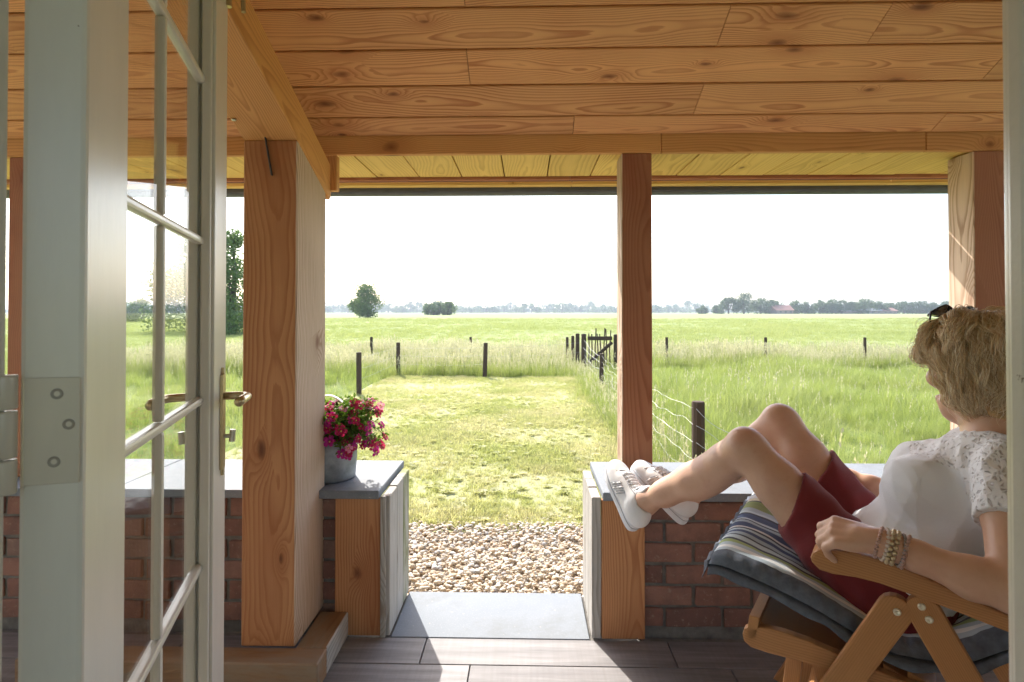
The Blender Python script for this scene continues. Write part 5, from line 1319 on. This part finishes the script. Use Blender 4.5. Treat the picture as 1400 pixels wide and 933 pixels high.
# hands: palm, four bent fingers, a thumb from the side of the palm
def hand(s, W_, fwd, dn, side, curl, thumb, scale=1.0, spread=(0, 0, 0, 0)):
    """fwd: along the hand, dn: towards the palm, side: from little finger to thumb"""
    fwd, dn, side = [x / np.linalg.norm(x) for x in (fwd, dn, side)]; h = lambda f, sd, d: W_ + (fwd * f + side * sd + dn * d) * scale
    fr_ = np.column_stack([fwd, side, dn])
    s.cone(h(-.02, 0, 0), h(.03, .0, -.001), .025 * scale, .024 * scale, .015)
    s.ell(h(.045, .0, .001), (.046 * scale, .038 * scale, .0165 * scale), fr_, .012)
    for j in range(4): s.cone(h(.01, -.018 + .012 * j, -.006), h(.078 - (.010 if j == 0 else 0), -.0295 + .0195 * j, -.004), .010 * scale, .0112 * scale, .008)
    Ls = [(.030, .020, .017), (.038, .025, .020), (.042, .028, .021), (.038, .024, .020)]; rs = [(.0085, .0075, .0065), (.0098, .0085, .0072), (.010, .0088, .0074), (.0098, .0086, .0073)]
    tips = []
    for j in range(4):
        p = h(.078 - (.010 if j == 0 else 0), -.0295 + .0195 * j, -.003); a = 0.0
        d_ = fwd.copy(); pts = [p]
        for i in range(3):
            a += curl[j][i]; dd = fwd * math.cos(a) + dn * math.sin(a) + side * spread[j]; dd /= np.linalg.norm(dd); p = p + dd * Ls[j][i] * scale; pts.append(p)
        r_ = rs[j]; s.cone(pts[0], pts[1], r_[0] * 1.08 * scale, r_[0] * scale, .004); s.cone(pts[1], pts[2], r_[0] * scale * 1.02, r_[1] * scale, .0025); s.cone(pts[2], pts[3], r_[1] * scale, r_[2] * scale, .0025); tips.append((pts[2], pts[3]))
    tp = [h(*q) for q in thumb]; s.cone(tp[0], tp[1], .016 * scale, .0125 * scale, .012); s.cone(tp[1], tp[2], .0115 * scale, .0105 * scale, .004); s.cone(tp[2], tp[3], .0105 * scale, .008 * scale, .003)
    return tips
fwd1 = AV(P(1112, 722, 1.275)) - W1; fwd1 /= np.linalg.norm(fwd1); dn1 = V(0, 0, -1) - (V(0, 0, -1) @ fwd1) * fwd1; dn1 = dn1 / np.linalg.norm(dn1)
dn1 = dn1 * math.cos(.5) + np.cross(fwd1, dn1) * math.sin(.5) * (1 if np.cross(fwd1, dn1) @ SW > 0 else -1)     # back of the hand turned to the lens
sd1 = np.cross(dn1, fwd1); sd1 = sd1 if sd1 @ SW > 0 else -sd1
tips1 = hand(bd, W1, fwd1, dn1, sd1, [(.75, 1.0, .55), (.85, .95, .5), (.8, .9, .5), (.7, .85, .5)], [(.022, .026, .010), (.050, .044, .020), (.075, .044, .036), (.092, .036, .048)])
fwd2 = V(-.8, .35, .0); dn2 = V(0, 0, -1.); tips2 = hand(bd, W2, fwd2, dn2, -np.cross(fwd2, dn2) if (-np.cross(fwd2, dn2)) @ SW < 0 else np.cross(fwd2, dn2), [(.2, .3, .2)] * 4, [(.022, .026, .008), (.050, .044, .014), (.078, .050, .020), (.098, .048, .026)])
bv, bf, bme = bd.mesh('body', M['skin']); body = link('body', bme, woman)
# eyes, mostly turned away
M['eye'] = plain('eye_white', (0.8, 0.78, 0.75), 0.2); M['iris'] = plain('iris', (0.08, 0.12, 0.14), 0.15)
for s_ in (-1, 1):
    bm = bmesh.new(); bmesh.ops.create_uvsphere(bm, u_segments=14, v_segments=10, radius=.0118)
    for f in bm.faces:
        if (np.array(f.calc_center_median()) @ (HF @ V(1, 0, 0))) > .0100: f.material_index = 1
    link('eye', me_bm('eye', bm, [M['eye'], M['iris']], True), woman, tuple(hd(.0745, s_ * .030, .012)))

# shorts: waist and two loose legs
sh = SDF((0.58, 1.12, 0.36), (1.16, 1.90, 0.94), 0.004)
hem1, hem2 = 0.35, 0.36
for K, H, hem, w in ((K1, H1, hem1, 1), (K2, H2, hem2, 2)):
    th = H - K; p = lambda u: K + th * u
    sh.cone(p(hem - .05), p(.65), .074, .086, .02); sh.cone(p(.65), p(1.0), .086, .100, .02)
torso(sh, .010, .03, False)
n1 = V(-.92, .35, .40); n2 = V(-.82, .35, .57)
class _C: pass
def cutleg(s, K, H, hem, nrm, rad):
    """cut the trouser leg square at its hem, only near that leg"""
    th = H - K; p = K + th * hem; nrm = nrm / np.linalg.norm(nrm); sl, X, Y, Z = s._win(p - rad, p + rad)
    t = ((X - K[0]) * th[0] + (Y - K[1]) * th[1] + (Z - K[2]) * th[2]) / (th @ th); q = np.sqrt((X - K[0] - t * th[0]) ** 2 + (Y - K[1] - t * th[1]) ** 2 + (Z - K[2] - t * th[2]) ** 2)
    d = (X - p[0]) * nrm[0] + (Y - p[1]) * nrm[1] + (Z - p[2]) * nrm[2]; A = s.D[sl]; s.D[sl] = np.where((d > -.002) & (q < .11) & (t < hem + .2), np.maximum(A, d), A)
cutleg(sh, K1, H1, hem1, n1, .2); cutleg(sh, K2, H2, hem2, n2, .2)
wp = tq(.26); _old = sh.D.copy(); sh.plane(wp, UPT); _sl, _X, _Y, _Z = sh._win(sh.lo, sh.lo + sh.h * sh.n)
sh.D = np.where((_X - PEL[0]) * FR[0] + (_Y - PEL[1]) * FR[1] + (_Z - PEL[2]) * FR[2] < .125, sh.D, _old).astype(np.float32)
# folds
sl, X, Y, Z = sh._win(sh.lo, sh.lo + sh.h * sh.n)
def folds(s, amp, fx, ph=0.0):
    n = s.D.shape; gx = s.lo[0] + s.h * np.arange(n[0]); gy = s.lo[1] + s.h * np.arange(n[1]); gz = s.lo[2] + s.h * np.arange(n[2]); X, Y, Z = gx[:, None, None], gy[None, :, None], gz[None, None, :]
    f = 0
    for a, b, c, w, p in fx: f = f + w * np.sin(a * X + b * Y + c * Z + p + 1.3 * np.sin(9 * X - 7 * Z + p) + np.sin(8 * Y + 6 * X + 2 * p))
    s.D = (s.D + amp * f).astype(np.float32)
folds(sh, .0022, [(60, 30, -50, 1, 0), (-30, 70, 40, .7, 2), (90, -60, 70, .5, 4)])
link('shorts', sh.mesh('shorts', M['shorts'])[2], woman)
# blouse
bl = SDF((0.78, 0.98, 0.42), (1.40, 1.80, 1.02), 0.004)
tq2 = torso(bl, .017, .045)
q = tq; bl.ell(tq(.24, .055), (.160, .105, .085), np.column_stack([SIDE, FR, UPT]), .05)
bl.ell(tq(.10, .088), (.13, .085, .08), np.column_stack([SIDE, FR, UPT]), .04)
bl.ell(tq(.62, .075), (.135, .070, .085), np.column_stack([SIDE, FR, UPT]), .04)
for S_, E in ((S1, E1), (S2, E2)):
    bl.cone(S_, S_ * .42 + E * .58, .060, .060, .03)
bl.cone(S1 * .6 + SM * .4, SM + UPT * .03, .06, .05, .04); bl.cone(S2 * .6 + SM * .4, SM + UPT * .03, .06, .05, .04)
for S_, E in ((S1, E1), (S2, E2)):
    d_ = (E - S_) / np.linalg.norm(E - S_); p_ = S_ * .52 + E * .48; sl, X, Y, Z = bl._win(p_ - .16, p_ + .16)
    dd = (X - p_[0]) * d_[0] + (Y - p_[1]) * d_[1] + (Z - p_[2]) * d_[2]
    tt_ = ((X - S_[0]) * d_[0] + (Y - S_[1]) * d_[1] + (Z - S_[2]) * d_[2]); qq = np.sqrt((X - S_[0] - tt_ * d_[0]) ** 2 + (Y - S_[1] - tt_ * d_[1]) ** 2 + (Z - S_[2] - tt_ * d_[2]) ** 2)
    A_ = bl.D[sl]; bl.D[sl] = np.where((dd > -.002) & (qq < .082), np.maximum(A_, dd), A_)
nk = hd(-.03, 0, -.13) * .5 + NB * .5
bl.ell(nk + UPT * .03, (.060, .062, .06), None, .006, 'sub')
bl.plane(tq(.045) + FR * 0, -(UPT * .90 + FR * .12), .006)
def crumple(s, amp, sc, st=(1, 1, 1), seed=0):
    rs = np.random.RandomState(seed); n = s.D.shape; X, Y, Z = [ (s.lo[k] + s.h * np.arange(n[k])).reshape([-1 if q == k else 1 for q in range(3)]) for k in range(3)]
    f = 0
    for i in range(9):
        d = rs.normal(size=3) * np.array(st); d /= np.linalg.norm(d); d2 = rs.normal(size=3); ph, p2 = rs.rand(2) * 6.28; w = sc * rs.uniform(.6, 1.7)
        g_ = np.sin((d[0] * X + d[1] * Y + d[2] * Z) * w + 1.6 * np.sin((d2[0] * X + d2[1] * Y + d2[2] * Z) * w * .35 + p2) + ph); f = f + (1 - np.abs(g_)) ** 2 - .35
    s.D = (s.D - amp * f / 3).astype(np.float32)
crumple(bl, .0095, 22, (1, 1, .6), 3)
bvv, bff, blm = bl.mesh('blouse', [M['blouse'], M['lace']])
# lace yoke over shoulders, sleeves and upper chest
Lt = np.linalg.norm(SM - PEL); c_ = bvv[bff].mean(1); u_ = ((c_ - PEL) @ UPT) / Lt; sd_ = (c_ - PEL) @ SIDE
armd = np.minimum(np.linalg.norm(np.cross(c_ - S1, (E1 - S1) / np.linalg.norm(E1 - S1)), axis=1), np.linalg.norm(np.cross(c_ - S2, (E2 - S2) / np.linalg.norm(E2 - S2)), axis=1))
onarm = (armd < .07) & (np.abs(sd_) > .125) & (u_ > .45)
lace = (u_ > .80 - .05 * np.cos(sd_ * 22)) | onarm
blm.polygons.foreach_set('material_index', lace.astype(np.int32)); link('blouse', blm, woman)
# seam line of the yoke and hem beads of lace
# ------------------------------------------------------------------ hair: curled strands from the scalp
M['hair'] = None
def hair_mat():
    m, t, b, out = nmat('blonde_hair'); g = G(t); geo = g.n('ShaderNodeNewGeometry'); r = geo.outputs['Random Per Island']
    c = g.ramp(r, [(0, (0.40, 0.23, 0.10)), (0.15, (0.68, 0.46, 0.23)), (0.4, (0.82, 0.62, 0.36)), (0.65, (0.90, 0.74, 0.48)), (0.88, (0.96, 0.86, 0.66))])
    g.setin(b, 'Base Color', c); b.inputs['Roughness'].default_value = 0.32; b.inputs['Specular IOR Level'].default_value = 0.7; return m
M['hair'] = hair_mat()
def hair():
    """locks: a guide path from the scalp for each, strands gathered round it"""
    rs = np.random.RandomState(4); vs, fs = [], []; base = 0; nl = 500; nseg = 18; per = 24
    cen = V(-.012, 0, .018); rad = V(.098, .079, .092); guides = []
    while len(guides) < nl:
        d = rs.normal(size=3); d /= np.linalg.norm(d)
        if (d[0] > .62 and d[2] < .30) or d[2] < -.75 or (d[0] > .42 and d[2] < -.05): continue
        sgn = 1 if d[1] >= 0 else -1
        p = cen + d * rad; L = (.20 if d[2] > .1 else .195) * rs.uniform(.75, 1.15); st = L / nseg; pts = []
        ph = rs.rand() * 6.28; fq = rs.uniform(6, 13); am = rs.uniform(.5, 1.2); bulge = rs.uniform(1.16, 1.45) + (.03 if d[0] > .35 and d[2] > 0 else 0)
        side_pref = rs.normal() * .25
        for i in range(nseg + 1):
            u = i / nseg; e = (p - cen) / rad; er = np.linalg.norm(e); nn = e / rad; nn /= np.linalg.norm(nn)
            if d[0] > .45: comb = V(-.15 if p[2] > .05 else -.45, sgn * .75 + side_pref, -.35)
            elif p[2] > .02: comb = V(-.55, sgn * .55 + side_pref, -.25) if p[0] > -.02 else V(-.35, sgn * .35 + side_pref, -.7)
            elif p[2] > -.04: comb = V(-.30, side_pref * .6, -1.0)
            else: comb = V(.05, side_pref, -1.0)
            tang = comb - (comb @ nn) * nn; tang /= np.linalg.norm(tang) + 1e-9
            lift = np.clip((bulge - er) * 3.2, -.6, 1.3)
            if p[2] < -.06: lift = np.clip((1.25 - er) * 2, -.7, .1); nn = nn * V(1, 1, 0)
            bin_ = np.cross(tang, nn)
            dirn = tang + nn * lift * .7 + (bin_ * math.sin(fq * u * 2 + ph) + nn * math.cos(fq * u * 2 + ph) * .7) * am * (.3 + u); dirn /= np.linalg.norm(dirn) + 1e-9
            pts.append(p.copy()); p = p + dirn * st
        guides.append((d, np.array(pts), rs.rand()))
    for d, gp_, tone in guides:
        for k in range(per):
            dd = d + rs.normal(size=3) * .11; dd /= np.linalg.norm(dd); root = cen + dd * rad
            u = np.linspace(0, 1, nseg + 1)[:, None]; sp_ = (1 - .72 * np.sin(np.clip(u * 1.15, 0, 1) * 1.57))
            tw = u * rs.uniform(2, 5) + rs.rand() * 6.28; r0 = rs.uniform(.0008, .0065)
            pts = gp_ + (root - gp_[0]) * sp_ + np.hstack([np.cos(tw), np.sin(tw), np.cos(tw + 1)]) * r0 * (0.3 + u)
            if rs.rand() < .16: pts = pts + rs.normal(size=3) * .018 * u ** 2
            m_ = int(nseg * rs.uniform(.75, 1.0)) + 1; pts = pts[:m_]; n_ = len(pts)
            pts = (HF @ pts.T).T * HS + HC
            wd = rs.uniform(.0004, .0009); t = np.gradient(pts, axis=0); t /= np.linalg.norm(t, axis=1)[:, None] + 1e-9
            a = np.cross(t, rs.normal(size=3)); a /= np.linalg.norm(a, axis=1)[:, None] + 1e-9; b = np.cross(t, a)
            tp = (1 - (np.linspace(0, 1, n_) ** 3) * .85)[:, None] * wd
            vs.append(np.stack([pts + a * tp, pts - a * tp * .5 + b * tp * .87, pts - a * tp * .5 - b * tp * .87], 1).reshape(-1, 3))
            i_ = np.arange(n_ - 1)
            for q_ in range(3): fs.append(np.stack([base + i_ * 3 + q_, base + i_ * 3 + (q_ + 1) % 3, base + (i_ + 1) * 3 + (q_ + 1) % 3, base + (i_ + 1) * 3 + q_], 1))
            base += 3 * n_
    return me_np('hair', np.vstack(vs), np.vstack(fs), M['hair'], True)
link('hair', hair(), woman)
M['hair_base'] = plain('hair_base', (0.50, 0.33, 0.16), 0.8, nscale=60, namt=.4)
hs = SDF(HC - .17, HC + .17, .004)
hs.ell(hd(-.014, 0, .024), (.111, .090, .103), HF, .02); hs.ell(hd(-.045, 0, -.045), (.062, .072, .075), HF, .04)
hs.ell(hd(.075, 0, -.045), (.078, .090, .085), HF, .012, 'sub')
link('hair_mass', hs.mesh('hair_mass', M['hair_base'])[2], woman)

# ------------------------------------------------------------------ sunglasses pushed up on the hair
gl = thing('sunglasses', 'dark sunglasses pushed up on top of the blonde hair', 'sunglasses', tuple(hd(.06, 0, .12)))
M['dark_plastic'] = plain('dark_plastic', (0.02, 0.02, 0.022), 0.2); M['dark_lens'] = plain('dark_lens', (0.03, 0.025, 0.022), 0.08)
gf = frame(HF @ V(.45, 0, .89), HF @ V(-.89, 0, .45)); gc = hd(.050, 0, .117)
gp = lambda x, y, z: gc + gf @ V(x, y, z)
for s_ in (-1, 1):
    bm = bmesh.new(); ring = [gp(.012 - .010 * abs(math.cos(a)) , s_ * .034 + .030 * math.cos(a), .022 * math.sin(a)) for a in np.linspace(0, 2 * math.pi, 25)]
    tube(bm, [tuple(p) for p in ring], .0022, 6, cap=False); link('rim', me_bm('rim', bm, M['dark_plastic'], True), gl)
    bm = bmesh.new(); vs_ = [bm.verts.new(tuple(p)) for p in ring[:-1]]; bm.faces.new(vs_); link('lens', me_bm('lens', bm, M['dark_lens']), gl)
    bm = bmesh.new(); tube(bm, [tuple(gp(.004, s_ * .064, .004)), tuple(gp(-.02, s_ * .078, .0)), tuple(gp(-.075, s_ * .086, -.004)), tuple(gp(-.125, s_ * .084, -.022))], .0024, 6); link('temple', me_bm('temple', bm, M['dark_plastic'], True), gl)
bm = bmesh.new(); tube(bm, [tuple(gp(.010, -.008, .004)), tuple(gp(.013, 0, .007)), tuple(gp(.010, .008, .004))], .002, 6); link('bridge', me_bm('bridge', bm, M['dark_plastic'], True), gl)

# ------------------------------------------------------------------ bracelets, ring
M['bead_gold'] = plain('bead_gold', (0.62, 0.50, 0.32), 0.3, .7); M['bead_pearl'] = plain('bead_pearl', (0.66, 0.55, 0.48), .3); M['bead_pink'] = plain('bead_pink', (0.50, 0.31, 0.26), .4); M['bead_grey'] = plain('bead_grey', (0.35, 0.31, 0.29), .3, .5)
br_ax = (W1 - E1) / np.linalg.norm(W1 - E1); bfz = frame(br_ax, (0, 0, 1))
def bracelet(lab, u, r, bead, mat, tilt=0.0, rows=1):
    c = W1 - br_ax * u; t = thing('bracelet', lab, 'bracelet', tuple(c), 'bracelets on the left wrist'); bm = bmesh.new()
    nb_ = int(2 * math.pi * r / (bead * 1.9))
    for rr_ in range(rows):
        for k in range(nb_):
            a = 2 * math.pi * (k + .5 * rr_) / nb_; p = c + bfz @ V((rr_ - (rows - 1) / 2) * bead * 1.5 + tilt * math.cos(a), r * math.cos(a), r * math.sin(a) * .98)
            bmesh.ops.create_icosphere(bm, subdivisions=1, radius=bead, matrix=Matrix.Translation(tuple(p)))
    link('beads', me_bm('beads', bm, mat, True), t)
bracelet('pale pink beaded bracelet nearest the hand', .003, .0300, .0040, M['bead_pink'], .004)
bracelet('pearly beaded bracelet second from the hand', .013, .0305, .0044, M['bead_pearl'], -.003)
bracelet('broad gold chain bracelet in the middle of the stack', .027, .0315, .0055, M['bead_gold'], .002, 2)
bracelet('thin grey beaded bracelet next to the gold chain', .041, .0315, .0034, M['bead_grey'], -.003)
bracelet('rose beaded bracelet nearest the elbow', .049, .0320, .0042, M['bead_pink'], .004)
# ------------------------------------------------------------------ shoes
def shoe_mat():
    m, t, b, out = nmat('shoe_leather'); g = G(t); co = g.objco(); n = g.noise(co, 18, 3)
    g.setin(b, 'Base Color', g.mix(n, (0.80, 0.79, 0.79), (0.72, 0.70, 0.70))); b.inputs['Roughness'].default_value = .5
    g.setin(b, 'Normal', g.bump(g.noise(co, 45, 3), .25, .003)); return m
M['shoe'] = shoe_mat(); M['sole'] = plain('sole_rubber', (0.74, 0.75, 0.78), .6); M['eyelet'] = plain('eyelet_shadow_grey', (0.35, 0.35, 0.38), .6); M['lace_cord'] = plain('lace_cord', (0.82, 0.82, 0.84), .8); M['sock_dark'] = plain('shoe_lining', (0.45, 0.42, 0.42), .9)  # one grey for eyelets, sole line and drawn-in seam shadows
def shoe(heel, toe, up, label, mirror):
    ft = frame(toe - heel, up); L = np.linalg.norm(toe - heel); q = lambda x, y, z: heel + ft @ V(x * L, y, z); t = thing('sneaker', label, 'shoe', tuple(heel), 'white sneakers')
    s = SDF(np.minimum(heel, toe) - .13, np.maximum(heel, toe) + .13, .003)
    s.ell(q(.14, 0, .040), (.050, .035, .040), ft, .02); s.ell(q(.12, 0, .058), (.042, .031, .034), ft, .02)
    s.ell(q(.45, .003 * mirror, .036), (.085, .037, .040), ft, .03); s.ell(q(.74, .004 * mirror, .024), (.070, .043, .030), ft, .03); s.ell(q(.87, .0, .020), (.040, .036, .024), ft, .02)
    s.cone(q(.28, 0, .070), q(.62, 0, .044), .026, .022, .03)                             # tongue ridge
    s.cone(q(.10, 0, .112), q(.22, 0, .098), .030, .028, .005, 'sub')
    s.cone(q(.31, 0, .085), q(.25, 0, .125), .021, .019, .008); s.cone(q(.16, 0, .13), q(.17, 0, .075), .026, .024, .004, 'sub')
    s.plane(q(.5, 0, .012), -ft[:, 2])
    link('upper', s.mesh('upper', M['shoe'])[2], t)
    def val(p):
        i = np.clip(np.round((p - s.lo) / s.h).astype(int), 0, s.n - 1); return s.D[tuple(i)]
    def top(x, y):
        z = .16
        while z > .01 and val(q(x, y, z)) > 0: z -= .001
        return z
    def sidey(x, z, s2):
        y = .07
        while y > .01 and val(q(x, s2 * y, z)) > 0: y -= .001
        return s2 * y
    # sole outline
    bm = bmesh.new(); out = []
    for k in range(40):
        a = 2 * math.pi * k / 40; x = .5 - .53 * math.cos(a); wdt = .033 + .013 * max(0, min(1, (x - .3) / .45)) - .003 * math.sin(math.pi * x); y = math.sin(a); y = math.copysign(abs(y) ** .55, y) * wdt; out.append((x, y + .003 * mirror * x))
    rings = []
    for z, gsc in ((-.014, .93), (-.012, .99), (-.004, 1.03), (.010, 1.02), (.013, 1.0), (.018, .985), (.019, .95)):
        rings.append([bm.verts.new(tuple(q(.5 + (x - .5) * (1 + (gsc - 1) * .5), y * gsc, z + .010 * max(0, (x - .8)) * 2))) for x, y in out])
    for i in range(len(rings) - 1):
        for k in range(40): bm.faces.new((rings[i][k], rings[i][(k + 1) % 40], rings[i + 1][(k + 1) % 40], rings[i + 1][k]))
    bm.faces.new(rings[0][::-1]); bm.faces.new(rings[-1]); bmesh.ops.recalc_face_normals(bm, faces=bm.faces); link('sole', me_bm('sole', bm, M['sole'], True), t)
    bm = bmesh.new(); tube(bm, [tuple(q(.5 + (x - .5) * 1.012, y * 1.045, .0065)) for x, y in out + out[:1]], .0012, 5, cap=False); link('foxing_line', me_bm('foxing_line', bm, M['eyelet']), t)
    # laces across the ridge, lying on the leather
    for k in range(6):
        x = .36 + .062 * k; w = .019 + .0008 * k
        for sg in (1, -1):
            bm = bmesh.new(); pp = []
            for u in np.linspace(-1, 1, 9):
                xx = x + .020 * (u * sg + 1) / 2; pp.append(tuple(q(xx, u * w, top(xx, u * w) + .0022 + (.002 if sg > 0 else .0) * (1 - u * u))))
            tube(bm, pp, .0024, 7); link('shoelace', me_bm('shoelace', bm, M['lace_cord'], True), t)
        for s2 in (-1, 1):
            xx = x + (.0 if s2 > 0 else .0); z_ = top(xx, s2 * (w + .002)); bm = bmesh.new(); bmesh.ops.create_icosphere(bm, subdivisions=1, radius=.0032, matrix=Matrix.Translation(tuple(q(xx, s2 * (w + .002), z_ + .0002)))); link('eyelet', me_bm('eyelet', bm, M['eyelet']), t)
    # lace panel edge, toe cap, three side ribs; seam shadows drawn as grey tubes
    for s2 in (-1, 1):
        bm = bmesh.new(); tube(bm, [tuple(q(x, s2 * (.026 + .004 * (x - .3)), top(x, s2 * (.026 + .004 * (x - .3))) + .0004)) for x in np.linspace(.30, .74, 14)], .0012, 5); link('panel_seam_shadow', me_bm('panel_seam_shadow', bm, M['eyelet'], True), t)
        for k in range(3):
            for dx_, rr_, mt_, nm_ in ((.0, .0026, M['shoe'], 'side_stripe'), (.021, .0011, M['eyelet'], 'stripe_seam_shadow'), (-.021, .0011, M['eyelet'], 'stripe_seam_shadow')):
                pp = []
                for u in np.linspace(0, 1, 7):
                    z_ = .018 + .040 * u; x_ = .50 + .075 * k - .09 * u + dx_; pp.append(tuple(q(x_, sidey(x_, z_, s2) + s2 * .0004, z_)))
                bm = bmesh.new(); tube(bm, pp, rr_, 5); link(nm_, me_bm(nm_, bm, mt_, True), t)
    bm = bmesh.new(); tube(bm, [tuple(q(.80 - .05 * math.cos(u * 1.5), u * .034, top(.80 - .05 * math.cos(u * 1.5), u * .034) + .0004)) for u in np.linspace(-1, 1, 13)], .0013, 5); link('toe_seam_shadow', me_bm('toe_seam_shadow', bm, M['eyelet'], True), t)
h1, t1 = AV(P(866, 722, 1.93)), AV(P(838, 640, 2.095)); h1[1] += 0; u1 = (K1 - A1)
shoe(h1, t1, u1, 'white leather sneaker on the near foot, sole against the coping edge', 1)
h2, t2 = AV(P(934, 712, 1.95)), AV(P(868, 641, 2.14)); shoe(h2, t2, K2 - A2, 'white leather sneaker on the far foot, pointing at the middle post', -1)
# ================================================================== HAZE
bm = bmesh.new(); add_box(bm, (-2650, -80, -3), (2650, 3250, 40))
hz_o = struct(link('haze', me_bm('haze', bm, [])), 'stuff')
hm = bpy.data.materials.new('haze_air'); hm.use_nodes = True; t = hm.node_tree; t.nodes.clear()
o_ = t.nodes.new('ShaderNodeOutputMaterial'); pv = t.nodes.new('ShaderNodeVolumePrincipled'); pv.inputs['Color'].default_value = (0.80, 0.89, 1.0, 1); pv.inputs['Density'].default_value = 0.00036; pv.inputs['Anisotropy'].default_value = 0.2
t.links.new(pv.outputs[0], o_.inputs['Volume']); hz_o.data.materials.append(hm)
